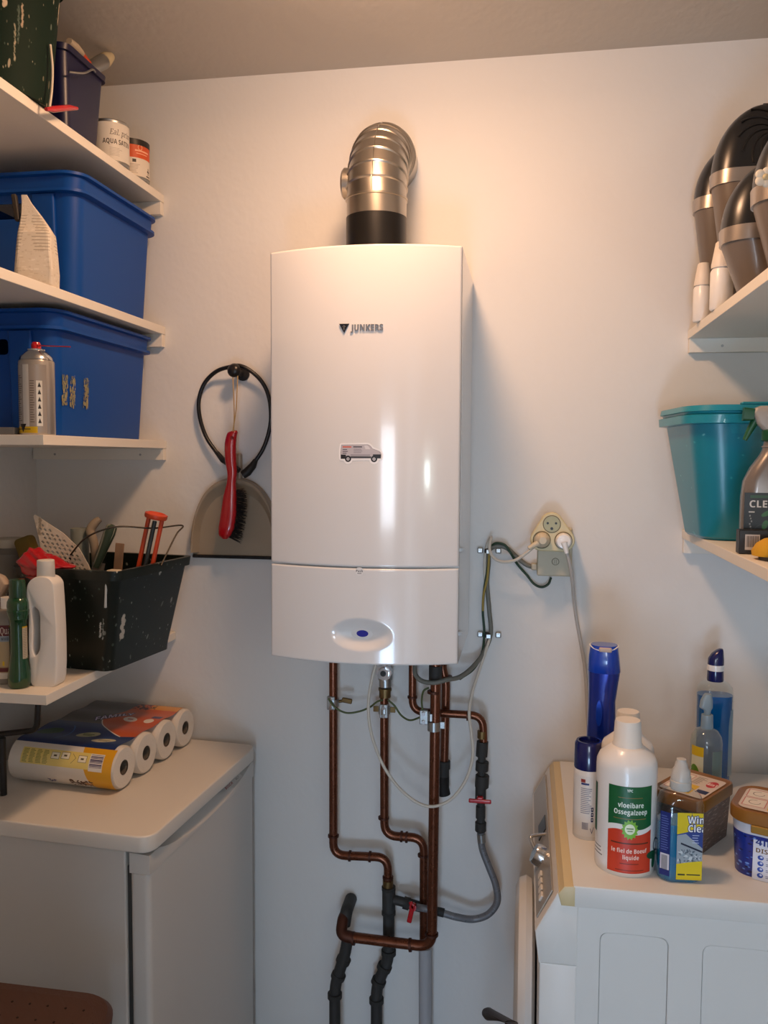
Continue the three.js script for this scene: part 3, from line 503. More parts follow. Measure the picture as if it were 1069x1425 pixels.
{
  const a = P(267, 772, 'z', 0.02), top = P(326, 666, 'z', 0.02), w = (top.x - a.x) * 2, h = top.y - a.y, cx = top.x;
  const g = thing('dustpan', 'beige translucent dustpan with black rubber lip hanging behind the red brush', 'dustpan', V(cx, a.y, 0.003));
  const outline = (s, n = 40) => { const pts = []; for (let i = 0; i <= n; i++) { const t = PI * i / n, e = 0.85; pts.push(new THREE.Vector2(Math.sign(Math.cos(t)) * Math.abs(Math.cos(t)) ** e * w / 2 * s, 0.006 + (h - 0.006) * (Math.sin(t) ** 0.88) * (s * 0.5 + 0.5) * (s < 1 ? s : 1))); } return pts; };
  const o = outline(1), inn = outline(0.86);
  const pan = phy('#a3937d', 0.4, { clearcoat: 0.2 });
  const base = new THREE.Shape([...o, new THREE.Vector2(-w / 2, 0), new THREE.Vector2(w / 2, 0)]);
  part('pan_tray', new THREE.ExtrudeGeometry(base, { depth: 0.004, bevelEnabled: true, bevelSize: 0.002, bevelThickness: 0.0015, bevelSegments: 2 }), pan, g);
  // curved rear wall that rises from the tray along the arc
  const pos = [], idx = [], prof = [[0, 0.004], [0, 0.022], [0.10, 0.03], [0.35, 0.024], [0.7, 0.010], [1, 0.0045]];
  o.forEach((p, i) => prof.forEach(([t, z]) => { pos.push(p.x + (inn[i].x - p.x) * t, p.y + (inn[i].y - p.y) * t, z); }));
  for (let i = 0; i < o.length - 1; i++) for (let k = 0; k < prof.length - 1; k++) { const q = i * prof.length + k; idx.push(q, q + 1, q + prof.length, q + 1, q + prof.length + 1, q + prof.length); }
  const wg = new THREE.BufferGeometry(); wg.setAttribute('position', new THREE.Float32BufferAttribute(pos, 3)); wg.setIndex(idx); wg.computeVertexNormals();
  part('pan_rim', wg, phy('#a3937d', 0.4, { clearcoat: 0.2, side: THREE.DoubleSide }), g);
  part('rubber_lip', box(w + 0.002, 0.008, 0.012, 0.002, 0, -0.004, 0.006), M.rubber, g);
  part('hanging_handle', box(0.026, 0.07, 0.016, 0.006, 0.006, h + 0.03, 0.012), pan, g);
}

// ---------- left shelves ----------
const XL = -0.587, SH = { a: 2.244, b: 1.913, c: 1.622, d: 1.123 }, TH = 0.020;
function shelf(label, y, x0, x1, z1, batten) {
  const g = thing('wall_shelf', label, 'shelf', V((x0 + x1) / 2, y, 0), 'white melamine shelves');
  part('board', box(x1 - x0, TH, z1 - 0.001, 0.0012, 0, -TH / 2, z1 / 2), M.shelf, g);
  if (batten) {
    const b = part('batten', box(x1 - x0 - 0.003, batten, 0.018, 0.001, 0, -TH - batten / 2, 0.0095), M.shelf, g);
    for (const sx of [-0.12, 0.12]) part('screw_head', cyl(0.003, 0.003, 0.001, 10).rotateX(PI / 2).translate(sx, -TH - batten * 0.55, 0.0188), M.zinc, b);
  }
  return g;
}
const LX0 = ROOM.x0 + 0.001;
shelf('white shelf by the ceiling holding buckets and paint cans', SH.a, LX0, XL, 1.25, 0.032);
shelf('white shelf carrying the upper blue crate', SH.b, LX0, XL, 1.25, 0.032);
shelf('white shelf carrying the lower blue crate and a spray can', SH.c, LX0, XL, 0.565, 0.030);
shelf('white shelf under the paint-stained bin and the cleaning bottles', SH.d, LX0, -0.567, 0.605, 0.0);

// blue crates
function crate(label, y, right, z0, z1, h, mat) {
  const hw = (right - LX0 - 0.014) / 2, hd = (z1 - z0) / 2, g = thing('storage_crate', label, 'crate', V(right - hw, y + 0.0005, (z0 + z1) / 2), 'blue storage crates');
  const f = 0.014, c = 0.035;
  const shell = loft([[0, hw - 0.012, hd - 0.012, c], [h - 0.042, hw - 0.001, hd - 0.001, c], [h - 0.040, hw + f, hd + f, c + f], [h - 0.034, hw + f, hd + f, c + f], [h - 0.033, hw + 0.004, hd + 0.004, c], [h - 0.008, hw + 0.006, hd + 0.006, c], [h - 0.006, hw + f + 0.002, hd + f + 0.002, c + f], [h, hw + f + 0.002, hd + f + 0.002, c + f], [h, hw - 0.002, hd - 0.002, c], [0.004, hw - 0.015, hd - 0.015, c]], { seg: 8, crease: 0.5 });
  const cut = new Brush(box(0.11, 0.032, 0.06, 0.008, 0, h - 0.075, hd)), sb = new Brush(shell), ev = new Evaluator(); sb.updateMatrixWorld(); cut.updateMatrixWorld(); ev.useGroups = false;
  part('crate_shell', ev.evaluate(sb, cut, SUBTRACTION).geometry, mat, g);
  // ribs on the end that faces the room
  for (const sx of [-1, 1]) part('corner_rib', loft([[0.004, 0.026, 0.006, 0.005, 0, -0.010], [h - 0.044, 0.026, 0.006, 0.005, 0, 0]]), mat, g, V(sx * (hw - 0.075), 0, hd + 0.001));
  return g;
}
crate('large blue plastic crate on the shelf behind the white bag', SH.b, -0.607, 0.022, 0.392, 0.262, M.blueCrate);
const scuff = canvasTex(128, 128, (x) => {
  x.clearRect(0, 0, 128, 128);
  for (let k = 0; k < 3; k++) for (let i = 0; i < 130; i++) { x.fillStyle = ['#8d8560', '#a29a78', '#6f7a70'][i % 3]; x.globalAlpha = rr(0.3, 0.9); const bx = [22, 48, 96][k] + rr(-9, 9), t = rnd(), y = 20 + t * 84; x.fillRect(bx, y, rr(1, 3), rr(3, 12)); }
});
{
  const g = crate('large blue plastic crate with scraped paint marks behind the spray can', SH.c, -0.622, 0.022, 0.462, 0.258, M.blueCrate);
  const m = part('paint_scrape', new THREE.PlaneGeometry(0.15, 0.098).rotateY(PI / 2), std('#ffffff', 0.7, { map: scuff, alphaTest: 0.4, polygonOffset: true }), g, V(0, 0.098, 0));
  const hw = (-0.622 - LX0 - 0.014) / 2; m.position.x = hw - 0.0055; m.position.z = 0.125; m.rotation.z = -0.042;
}
// bag
{
  const p = P(33, 388, 'y', SH.b), g = thing('plaster_bag', 'crumpled white paper bag folded shut at the top beside the upper crate', 'bag', V(-0.632, SH.b + 0.0005, 0.50));
  const lv = [[0, 0.036, 0.026, 0.008], [0.03, 0.038, 0.028, 0.009], [0.07, 0.035, 0.026, 0.01], [0.105, 0.033, 0.021, 0.01], [0.122, 0.028, 0.013, 0.008, -0.004], [0.142, 0.020, 0.006, 0.004, -0.010], [0.166, 0.010, 0.003, 0.002, -0.018], [0.182, 0.005, 0.0025, 0.002, -0.022]];
  const bg = loft(lv, { seg: 5 }); const q = bg.attributes.position; for (let i = 0; i < q.count; i++) { const x = q.getX(i), y = q.getY(i), z = q.getZ(i), n = Math.sin(x * 190 + y * 120) * Math.cos(z * 160 - y * 70); if (y > 0.004) { q.setX(i, x + n * 0.0022); q.setZ(i, z + n * 0.002); } }
  bg.computeVertexNormals();
  const print = canvasTex(256, 256, (x) => { x.fillStyle = '#d9d1c4'; x.fillRect(0, 0, 256, 256); for (let i = 0; i < 700; i++) { x.fillStyle = rnd() < 0.5 ? '#cbc1b2' : '#e4ddd2'; x.fillRect(rr(0, 256), rr(0, 256), rr(2, 10), rr(1, 4)); } for (let k = 0; k < 4; k++) lines(x, 10 + k * 64, 60, 44, 12, 9, 2, '#a39a8b', 0.3); });
  part('bag_body', bg, std('#ffffff', 0.75, { map: print }), g);
  part('closing_clip', box(0.010, 0.052, 0.013, 0.003, -0.020, 0.160, 0.0), std('#2a241e', 0.6), g).rotation.z = 0.12;
  g.rotation.y = 0.25;
}
{ // dark bottle at the frame edge
  const g = thing('dark_bottle', 'dark bottle standing beside the white bag', 'bottle', V(-0.705, SH.b + 0.0005, 0.56));
  part('bottle_body', lathe([[0, 0], [0.024, 0], [0.026, 0.004], [0.026, 0.12], [0.012, 0.15], [0.012, 0.175], [0, 0.175]]), phy('#1b1512', 0.25), g);
  part('bottle_cap', lathe([[0.0135, 0.165], [0.0135, 0.188], [0, 0.188]]), M.dark, g);
}
// spray can on the third shelf
{
  const p = P(53, 600, 'y', SH.c); const s = S(V(-0.612, SH.c, 0.52));
  const g = thing('spray_can', 'silver spray can with red cap and red straw on the third shelf', 'spray can', V(-0.623, SH.c + 0.0005, 0.525));
  const r = 23.5 * s, h = 102 * s;
  part('can_body', lathe([[0, 0], [r - 0.001, 0], [r, 0.002], [r, h - 0.004], [r - 0.001, h - 0.001], [r - 0.003, h]], 40), std('#b7b1aa', 0.3, { metalness: 0.7 }), g);
  part('can_shoulder', lathe([[r - 0.002, h], [r - 0.003, h + 0.006], [r * 0.62, h + 0.017], [r * 0.5, h + 0.019], [r * 0.5, h + 0.022], [0, h + 0.022]], 32), M.chrome, g);
  part('red_cap', lathe([[0.0092, h + 0.020], [0.0092, h + 0.031], [0.007, h + 0.036], [0, h + 0.036]], 24), M.red, g);
  part('straw', sweep([V(0.004, h + 0.029, 0.004), V(0.10, h + 0.021, 0.012)], 0.0012, 8), M.red, g);
  const lab = canvasTex(256, 256, (x) => {
    x.fillStyle = '#a49c95'; x.fillRect(0, 0, 256, 256); lines(x, 12, 40, 96, 22, 8, 3, '#5f5853', 0.3); x.fillStyle = '#d9d4cd'; x.fillRect(114, 0, 40, 232);
    x.fillStyle = '#e6dfd2'; x.fillRect(196, 60, 34, 170); x.fillStyle = '#2d2724'; for (let i = 0; i < 6; i++) { x.beginPath(); x.moveTo(204, 84 + i * 27); x.lineTo(213, 66 + i * 27); x.lineTo(223, 84 + i * 27); x.fill(); }
    lines(x, 160, 60, 26, 18, 9, 3, '#6a625c', 0.3); x.fillStyle = '#d8b21e'; x.fillRect(0, 232, 200, 24); x.fillStyle = '#1d1917'; x.beginPath(); x.moveTo(84, 222); x.lineTo(134, 222); x.lineTo(110, 254); x.fill(); x.fillRect(0, 240, 160, 3);
  });
  part('can_label', patch(r + 0.0004, r + 0.0004, 0.003, h * 0.93, -1.15, 1.35), std('#ffffff', 0.35, { map: lab, metalness: 0.35 }), g);
  g.rotation.y = -0.25;
  solo('small_carton', 'low grey carton lying beside the silver spray can', 'box', box(0.10, 0.014, 0.05, 0.002, 0, 0.007), std('#6f6f6e', 0.7), V(-0.705, SH.c + 0.0005, 0.53));
}
// ---------- top shelf ----------
const splashGreen = splashTex('#0d231a', 1024, 512, 520, 80, ['#b9a38c', '#8d7f70', '#d6c4ad', '#6f7a70']);
{
  const g = thing('paint_bucket', 'dark green bucket covered in paint splashes on the top shelf', 'bucket', V(-0.675, SH.a + 0.0005, 0.562));
  const h = 0.27, r0 = 0.098, r1 = 0.125;
  part('bucket_shell', loft([[0, r0, r0, r0], [h - 0.03, r1 - 0.003, r1 - 0.003, r1], [h - 0.03, r1 + 0.008, r1 + 0.008, r1 + 0.01], [h, r1 + 0.009, r1 + 0.009, r1 + 0.01], [h, r1 - 0.003, r1 - 0.003, r1], [0.01, r0 - 0.003, r0 - 0.003, r0]], { seg: 12, bottom: true }), phy('#ffffff', 0.7, { map: splashGreen, specularIntensity: 0.4 }), g);
  // bail of the bucket hanging down with its red grip
  const c = [[70, 62], [73, 95], [72, 125], [69, 150]].map(([u, v]) => P(u, v, 'x', -0.560).sub(g.position));
  part('bail_wire', cable(c, 0.0024, 30, 8), std('#c9bfae', 0.5), g);
  part('red_grip', sweep([[64, 152], [74, 152], [96, 150], [107, 151]].map(([u, v]) => P(u, v, 'x', -0.556).sub(g.position)), [0.0035, 0.006, 0.006, 0.0035], 12), M.red, g).userData.label = 'red plastic grip';
}
{
  const h = 0.182, g = thing('square_bucket', 'navy blue square bucket with brushes beside the splashed green bucket', 'bucket', V(-0.684, SH.a + 0.0005, 0.336));
  part('bucket_shell', loft([[0, 0.064, 0.064, 0.018], [h - 0.014, 0.072, 0.084, 0.02], [h - 0.014, 0.078, 0.090, 0.022], [h - 0.002, 0.079, 0.091, 0.022], [h - 0.002, 0.070, 0.082, 0.018], [0.01, 0.062, 0.062, 0.016]]), phy('#17173c', 0.35), g);
  part('bail_wire', cable([V(0.079, h - 0.012, -0.028), V(0.094, h - 0.026, 0.012), V(0.096, h - 0.052, 0.055), V(0.082, h - 0.062, 0.085)], 0.0022, 30, 8), M.zinc, g);
  const grp = 'paint brushes in the navy bucket';
  const line = (l) => l.map(([u, v]) => P(u, v, 'x', -0.640));
  const b1 = thing('paint_brush', 'paint brush with grey ferrule and pale bristles leaning over the navy bucket rim', 'brush', null, grp);
  part('handle', sweep(line([[80, 128], [112, 104], [128, 95]]), [0.006, 0.008, 0.009], 10), std('#7a5b3a', 0.6), b1);
  part('ferrule', sweep(line([[124, 97], [128, 94], [143, 86]]), [0.009, 0.015, 0.017], 14), M.zinc, b1);
  part('bristle_block', sweep(line([[142, 87], [147, 83], [154, 79]]), [0.0165, 0.016, 0.010], 14), std('#cfc2a0', 0.9), b1);
  const b2 = thing('paint_brush', 'paint brush with orange handle lying across the navy bucket', 'brush', null, grp);
  part('handle', sweep(line([[130, 96], [113, 74]]), 0.006, 10), std('#c4461e', 0.5), b2);
  part('bristle_block', sweep(line([[114, 75], [106, 67], [96, 57]]), [0.007, 0.010, 0.007], 10), std('#b9ab98', 0.9), b2);
}
function can(label, p, r, h, tex, lid, lidMat) {
  const g = thing('paint_can', label, 'paint can', p, 'paint cans on the top shelf');
  part('can_body', lathe([[0, 0.002], [r - 0.002, 0], [r, 0.002], [r - 0.0008, 0.005], [r - 0.0008, h - 0.005], [r, h - 0.002], [r - 0.001, h], [r - 0.004, h]], 40), M.zinc, g);
  part('can_lid', lathe([[r - 0.003, h - 0.001], [r - 0.006, h - 0.004], [0, h - 0.004]], 32), lidMat, g);
  part('can_label', patch(r, r, 0.007, h - 0.007, -1.4, 1.7, 28), std('#ffffff', 0.5, { map: tex }), g);
  if (lid) part('paint_run', lathe([[r + 0.0006, h - 0.013], [r + 0.0006, h + 0.001], [r - 0.008, h + 0.001]], 40), lidMat, g);
  g.rotation.y = 0.55;
  return g;
}
can('white paint can with handwriting next to the navy bucket', V(-0.625, SH.a + 0.0005, 0.205), 0.042, 0.098, canvasTex(512, 256, (x) => {
  x.fillStyle = '#d9d3c8'; x.fillRect(0, 0, 512, 256); x.fillStyle = '#3a3430'; x.font = 'italic 52px serif'; x.fillText('Eal. prim', 210, 84); x.font = 'bold 46px sans-serif'; x.fillText('AQUA SATIN', 150, 146); lines(x, 210, 172, 130, 6, 10, 2, '#8d867d', 0.4);
}), false, M.zinc);
can('orange and white paint can at the wall end of the top shelf', V(-0.626, SH.a + 0.0005, 0.100), 0.043, 0.092, canvasTex(512, 256, (x) => {
  x.fillStyle = '#ddd3c4'; x.fillRect(0, 0, 512, 256); x.fillStyle = '#d0521c'; x.fillRect(0, 0, 512, 118); x.fillStyle = '#f0b090'; x.fillRect(250, 56, 150, 12); x.fillRect(262, 80, 120, 7); x.strokeStyle = '#f0b090'; x.lineWidth = 6; x.beginPath(); x.arc(300, 36, 20, 0, 7); x.stroke();
  x.fillStyle = '#2b2521'; x.fillRect(226, 130, 34, 24); x.fillRect(396, 176, 12, 52); x.fillRect(384, 196, 36, 12); x.fillRect(370, 236, 60, 10); lines(x, 190, 168, 110, 7, 11, 3, '#8f8577', 0.4);
}), true, std('#1b1512', 0.4));

// ---------- paint-stained bin on the lowest shelf and the tools in it ----------
const BIN = V(-0.600, SH.d + 0.0005, 0.292), binRot = -0.13;
const binAt = (x, y, z) => V(x, y, z).applyAxisAngle(V(0, 1, 0), binRot).add(BIN);
{
  const g = thing('tool_bin', 'black-green plastic bin with white paint specks overhanging the lowest shelf', 'bin', BIN.clone());
  g.rotation.y = binRot;
  const h = 0.226, bt = splashTex('#06150f', 1024, 512, 520, 16, ['#b8b4aa', '#8f9088', '#cfcbc2', '#5d665f']);
  const L = (y, a, b, c, ox, oz) => [y, a, b, c, ox, oz];
  part('bin_shell', loft([L(0, 0.084, 0.120, 0.02, 0, 0), L(0.02, 0.086, 0.122, 0.02, 0.001, 0.002), L(h - 0.02, 0.122, 0.143, 0.02, 0.021, 0.036), L(h - 0.02, 0.130, 0.151, 0.024, 0.021, 0.036), L(h, 0.132, 0.153, 0.024, 0.022, 0.037), L(h, 0.121, 0.142, 0.02, 0.022, 0.037), L(0.006, 0.081, 0.117, 0.018, 0, 0)], { seg: 6 }), phy('#ffffff', 0.42, { map: bt }), g);
  part('paint_drip', sweep([V(0.118, 0.200, 0.174), V(0.1145, 0.176, 0.172), V(0.109, 0.148, 0.166)], [0.003, 0.0022, 0.0028], 8), std('#dcd8d0', 0.5), g).userData.label = 'white paint drip';
  part('paint_blob', box(0.026, 0.006, 0.02, 0.003, 0.136, h - 0.001, 0.173), std('#b9ad97', 0.6), g);
  part('wire_bail', cable([V(-0.098, h - 0.01, 0.03), V(-0.03, h + 0.012, 0.10), V(0.03, h + 0.060, 0.115), V(0.09, h + 0.082, 0.10), V(0.14, h + 0.076, 0.04), V(0.160, h + 0.074, -0.055), V(0.157, h + 0.06, -0.035), V(0.155, h - 0.006, 0.03)], 0.0019, 70, 8), std('#4a443c', 0.45, { metalness: 0.6 }), g);
  const rimY = BIN.y + h;
  // tools stand on the bin floor and lean on its rim
  const floorY = BIN.y + 0.008, tip = (u, v, z) => P(u, v, 'z', z);
  const grp = 'used decorating tools in the bin';
  // perforated scraper grid
  const g0 = tip(64, 812, 0.40), grid = thing('paint_grid', 'perforated pale paint scraper grid sticking out of the bin', 'paint grid', g0);
  const gs = S(g0), K = (u, v) => new THREE.Vector2((u - 64) * gs, (812 - v) * gs), out = [[64, 812], [136, 806], [128, 786], [112, 762], [88, 742], [43, 716], [41, 719], [52, 752]];
  const sh = new THREE.Shape(out.map(([u, v]) => K(u, v)));
  const inPoly = (x, y) => { let c = false; for (let i = 0, j = out.length - 1; i < out.length; j = i++) { const [xi, yi] = out[i], [xj, yj] = out[j]; if ((yi > y) !== (yj > y) && x < (xj - xi) * (y - yi) / (yj - yi) + xi) c = !c; } return c; };
  for (let j = 0; j < 17; j++) for (let i = 0; i < 18; i++) {
    const u = 40 + i * 7.4 + (j % 2) * 3.7 + j * 0.4, v = 718 + j * 5.8 + i * 0.9;
    if (![[-4.5, 0], [4.5, 0], [0, 4], [0, -4], [-4, -3], [4, -3]].every(([du, dv]) => inPoly(u + du, v + dv))) continue;
    const hole = new THREE.Path(); hole.setFromPoints([K(u - 2.9, v - 0.6), K(u - 0.4, v - 2.3), K(u + 2.9, v + 0.6), K(u + 0.4, v + 2.3)]); sh.holes.push(hole);
  }
  const gt = splashTex('#c9c0b0', 256, 256, 260, 6, ['#8f8676', '#d8cfbf', '#a89d8c']);
  gt.wrapS = gt.wrapT = THREE.RepeatWrapping; gt.repeat.set(6, 6);
  part('grid_plate', new THREE.ExtrudeGeometry(sh, { depth: 0.0025, bevelEnabled: false }), std('#ffffff', 0.7, { map: gt }), grid);
  grid.rotation.x = -0.12;
  const tool = (name, label, cat) => thing(name, label, cat, null, grp);
  const k1 = tool('paint_brush', 'old paint brush with grey bent handle leaning in the bin', 'brush');
  part('handle', sweep(spline([tip(138, 800, 0.30).setY(floorY + 0.012), tip(131, 757, 0.29), tip(126, 738, 0.285), tip(132, 728, 0.28), tip(139, 722, 0.275)], 24), [...Array(25)].map((_, i) => 0.007 + 0.0035 * Math.sin(i / 24 * PI)), 10), std('#8f8270', 0.7), k1);
  const k2 = tool('putty_knife', 'green-handled putty knife with a paint-caked grip in the bin', 'putty knife');
  const kt = tip(157, 730, 0.31), kb = tip(133, 790, 0.33);
  part('grip', sweep([kb, kb.clone().lerp(kt, 0.3), kb.clone().lerp(kt, 0.8), kt.clone().lerp(kb, 0.05), kt], [0.008, 0.010, 0.0135, 0.012, 0.005], 12), std('#ffffff', 0.6, { map: splashTex('#26392b', 128, 128, 30, 6, ['#c9c2b2', '#8b8a7c']) }), k2);
  part('blade', alongGeo(box(0.03, 0.14, 0.0015, 0), kb.clone().add(V(-0.004, -0.058, 0.004)), kt.clone().sub(kb).setX(0.01)), M.zinc, k2);
  const k3 = tool('wooden_stick', 'flat wooden stirring stick in the bin', 'stick');
  const wt = tip(167, 756, 0.36), wb = tip(153, 800, 0.37).setY(floorY + 0.02);
  part('stick', alongGeo(box(0.019, wt.distanceTo(wb), 0.005, 0.001), wt.clone().lerp(wb, 0.5), wt.clone().sub(wb)), std('#8a6e55', 0.75), k3);
  const cp = tip(112, 790, 0.27), k4 = thing('plastic_cup', 'frosted plastic cup standing in the bin', 'cup', V(cp.x, floorY, cp.z), grp), ch = tip(112, 735, 0.27).y - floorY;
  part('cup', lathe([[0, 0], [0.017, 0], [0.021, ch], [0.0195, ch], [0.016, 0.003], [0, 0.003]]), phy('#a3a79b', 0.4, { transmission: 0.35, thickness: 0 }), k4);
  // sealant gun: two rails, rod and ring
  const oa = tip(217, 719, 0.345), ob = tip(203, 785, 0.345), od = oa.clone().sub(ob).normalize(), oc = ob.clone().addScaledVector(od, -0.055), ol = oa.distanceTo(oc);
  const k5 = thing('sealant_gun', 'orange frame of a sealant gun standing in the bin', 'sealant gun', oc, grp);
  k5.quaternion.setFromUnitVectors(V(0, 1, 0), od);
  const om = phy('#c4431a', 0.4);
  for (const sx of [-1, 1]) part('rail', box(0.0075, ol, 0.010, 0.002, sx * 0.0155, ol / 2, 0), om, k5);
  part('end_plate', lathe([[0, ol - 0.004], [0.023, ol - 0.004], [0.0245, ol - 0.001], [0.0245, ol + 0.006], [0.019, ol + 0.008], [0.013, ol + 0.003], [0, ol + 0.003]]), om, k5);
  part('push_rod', cyl(0.0048, 0.0048, ol - 0.01, 10, 0, ol / 2 - 0.005, 0.001), std('#3f4444', 0.5, { metalness: 0.5 }), k5);
  const sp = tip(46, 785, 0.34), y1 = thing('yellow_sponge', 'dull yellow sponge tucked behind the paint grid', 'sponge', sp, grp);
  part('sponge', box(0.045, 0.085, 0.028, 0.010, 0, 0.022, 0, 3), std('#7d6a2c', 0.95, { bumpMap: rep(speck, 4), bumpScale: 0.002 }), y1).rotation.z = 0.35;
  // red bag: creased pillow folded over the near rim
  const bag = new THREE.SphereGeometry(1, 60, 36), q = bag.attributes.position;
  for (let i = 0; i < q.count; i++) {
    const x = q.getX(i), y = q.getY(i), z = q.getZ(i), n = 1 + 0.16 * Math.sin(x * 6 + y * 9 + 1) * Math.cos(z * 7 - x * 5) + 0.09 * Math.abs(Math.sin(x * 13 - y * 11 + z * 5));
    const lobe = 0.55 + 0.65 * Math.exp(-((x + 0.55) ** 2) * 3.2);
    q.setXYZ(i, x * 0.062 * (1 + 0.08 * Math.sin(y * 8)), y * 0.030 * n * lobe - 0.004 * x, z * 0.030 * n);
  }
  bag.computeVertexNormals();
  solo('red_plastic_bag', 'shiny red plastic bag crumpled over the bin rim', 'bag', bag, M.red, tip(64, 787, 0.455));
}
// ---------- bottles on the lowest shelf ----------
{ // white handled bottle
  const p = V(-0.609, SH.d + 0.0005, 0.530), s = S(p.clone().setY(1.2)), g = thing('white_bottle', 'white plastic bottle with a handle hole and white cap in front of the bin', 'bottle', p);
  const sh = new THREE.Shape(), K = (u, v) => [(u - 74) * s, (948 - v) * s];
  const pts = [[58, 946], [62, 949], [88, 949], [92, 945], [92.5, 815], [91, 806], [84, 799], [66, 799], [57, 806], [54, 816], [54.5, 832], [56, 842], [55.5, 900], [57, 920]].map(([u, v]) => new THREE.Vector2(...K(u, v)));
  const sm = new THREE.CatmullRomCurve3(pts.map((q) => V(q.x, q.y, 0)), true, 'centripetal').getPoints(90); sh.setFromPoints(sm.map((q) => new THREE.Vector2(q.x, q.y)));
  const hole = new THREE.CatmullRomCurve3([[63, 838], [71, 844], [72.5, 870], [71, 899], [64, 908], [60, 902], [60.5, 870], [60, 842]].map(([u, v]) => V(...K(u, v), 0)), true, 'centripetal').getPoints(40);
  sh.holes.push(new THREE.Path(hole.map((q) => new THREE.Vector2(q.x, q.y)).reverse()));
  part('bottle_body', creased(new THREE.ExtrudeGeometry(sh, { depth: 0.016, bevelEnabled: true, bevelSize: 0.0018, bevelThickness: 0.013, bevelSegments: 6, curveSegments: 8 }).translate(0, 0.0018, -0.008), 1.1), M.whitePlastic, g);
  part('bottle_cap', lathe([[0, 0], [11.5 * s, 0], [12 * s, 0.001], [11.5 * s, 23 * s], [10.5 * s, 24 * s], [0, 24 * s]]), std('#dcd9d2', 0.5), g, V(0.0005, 150 * s, 0));
  g.rotation.y = 0.05;
}
{ // green bottle
  const p = V(-0.652, SH.d + 0.0005, 0.560), s = S(p.clone().setY(1.2)), g = thing('green_bottle', 'glossy green bottle with ringed shoulder beside the white handled bottle', 'bottle', p);
  const y = (v) => (954 - v) * s, gm = phy('#0b4a22', 0.14, { transmission: 0.25, thickness: 0, clearcoat: 0.7, clearcoatRoughness: 0.05 });
  part('bottle_body', lathe([[0, 0], [13 * s, 0], [15 * s, y(951)], [15.5 * s, y(938)], [13.5 * s, y(925)], [11 * s, y(905)], [11 * s, y(868)], [12 * s, y(860)], [13 * s, y(858)], [12.5 * s, y(856)], [14.5 * s, y(850)], [15 * s, y(846)], [14 * s, y(845)], [14.5 * s, y(840)], [14 * s, y(834)], [11.5 * s, y(829)], [10 * s, y(828)]], 36), gm, g);
  part('bottle_cap', lathe([[10.5 * s, y(829)], [11.3 * s, y(827)], [10.8 * s, y(806)], [10 * s, y(803)], [0, y(803)]], 28), phy('#0d3d1e', 0.25, { clearcoat: 0.4 }), g);
  const lb = canvasTex(64, 256, (x) => { x.fillStyle = '#b9b09c'; x.fillRect(0, 0, 64, 256); lines(x, 6, 14, 50, 24, 9, 3, '#7d7566', 0.3); x.fillStyle = '#c9a62a'; x.fillRect(0, 0, 64, 8); });
  part('bottle_label', patch(12 * s, 12 * s, y(935), y(868), -1.75, -0.85), std('#ffffff', 0.6, { map: lb }), g);
  part('bottle_label', patch(12 * s, 12 * s, y(935), y(868), 1.0, 1.8), std('#ffffff', 0.6, { map: lb }), g);
}
{ // brown label bottle
  const p = V(-0.700, SH.d + 0.0005, 0.520), s = S(p.clone().setY(1.2)), g = thing('labelled_bottle', 'bottle of wood care with brown and beige label beside the green bottle', 'bottle', p);
  const y = (v) => (946 - v) * s, r = 24 * s;
  part('bottle_body', lathe([[0, 0], [r - 0.003, 0], [r, 0.004], [r, y(862)], [r * 0.8, y(850)], [0.011, y(843)], [0.011, y(838)], [0, y(838)]], 36), phy('#8d8880', 0.25, { clearcoat: 0.3 }), g);
  part('bottle_cap', lathe([[0.0135, y(846)], [0.0135, y(829)], [0, y(829)]]), M.whitePlastic, g);
  part('bottle_label', patch(r + 0.0005, r + 0.0005, y(938), y(864), -1.3, 1.5), std('#ffffff', 0.55, { map: canvasTex(512, 320, (x) => { x.fillStyle = '#a08a68'; x.fillRect(0, 0, 512, 320); x.fillStyle = '#5d1c22'; x.fillRect(0, 0, 512, 64); x.fillStyle = '#e0d6c4'; x.font = '54px serif'; x.fillText('QuaTu', 262, 52); x.fillStyle = '#8e9aa4'; x.fillRect(0, 64, 512, 34); x.fillStyle = '#2c3640'; x.font = 'bold 24px sans-serif'; x.fillText('WOOD WASH', 270, 90); x.fillStyle = '#b39d78'; x.fillRect(0, 98, 512, 150); x.fillStyle = '#5d1c22'; x.fillRect(0, 254, 512, 24); x.fillStyle = '#cfc8bb'; x.fillRect(0, 284, 512, 36); x.fillStyle = '#d8b21e'; x.fillRect(280, 215, 20, 26); }) }), g);
}
{ // sprayer behind it
  const p = V(-0.765, SH.d + 0.0005, 0.472), g = thing('trigger_sprayer', 'pale trigger spray bottle behind the brown labelled bottle', 'spray bottle', p);
  part('bottle_body', loft([[0, 0.03, 0.02, 0.014], [0.11, 0.03, 0.02, 0.014], [0.14, 0.012, 0.012, 0.011], [0.155, 0.011, 0.011, 0.011]]), std('#b4aca2', 0.4), g);
  part('sprayer_head', loft([[0.15, 0.014, 0.013, 0.01], [0.165, 0.020, 0.013, 0.01, 0.002], [0.19, 0.030, 0.012, 0.01, 0.008], [0.206, 0.022, 0.010, 0.009, 0.004], [0.212, 0.012, 0.006, 0.006, 0]]), std('#b9a795', 0.5), g);
  part('trigger', box(0.010, 0.04, 0.010, 0.003, 0.030, 0.155, 0), M.dark, g).rotation.z = -0.05;
}
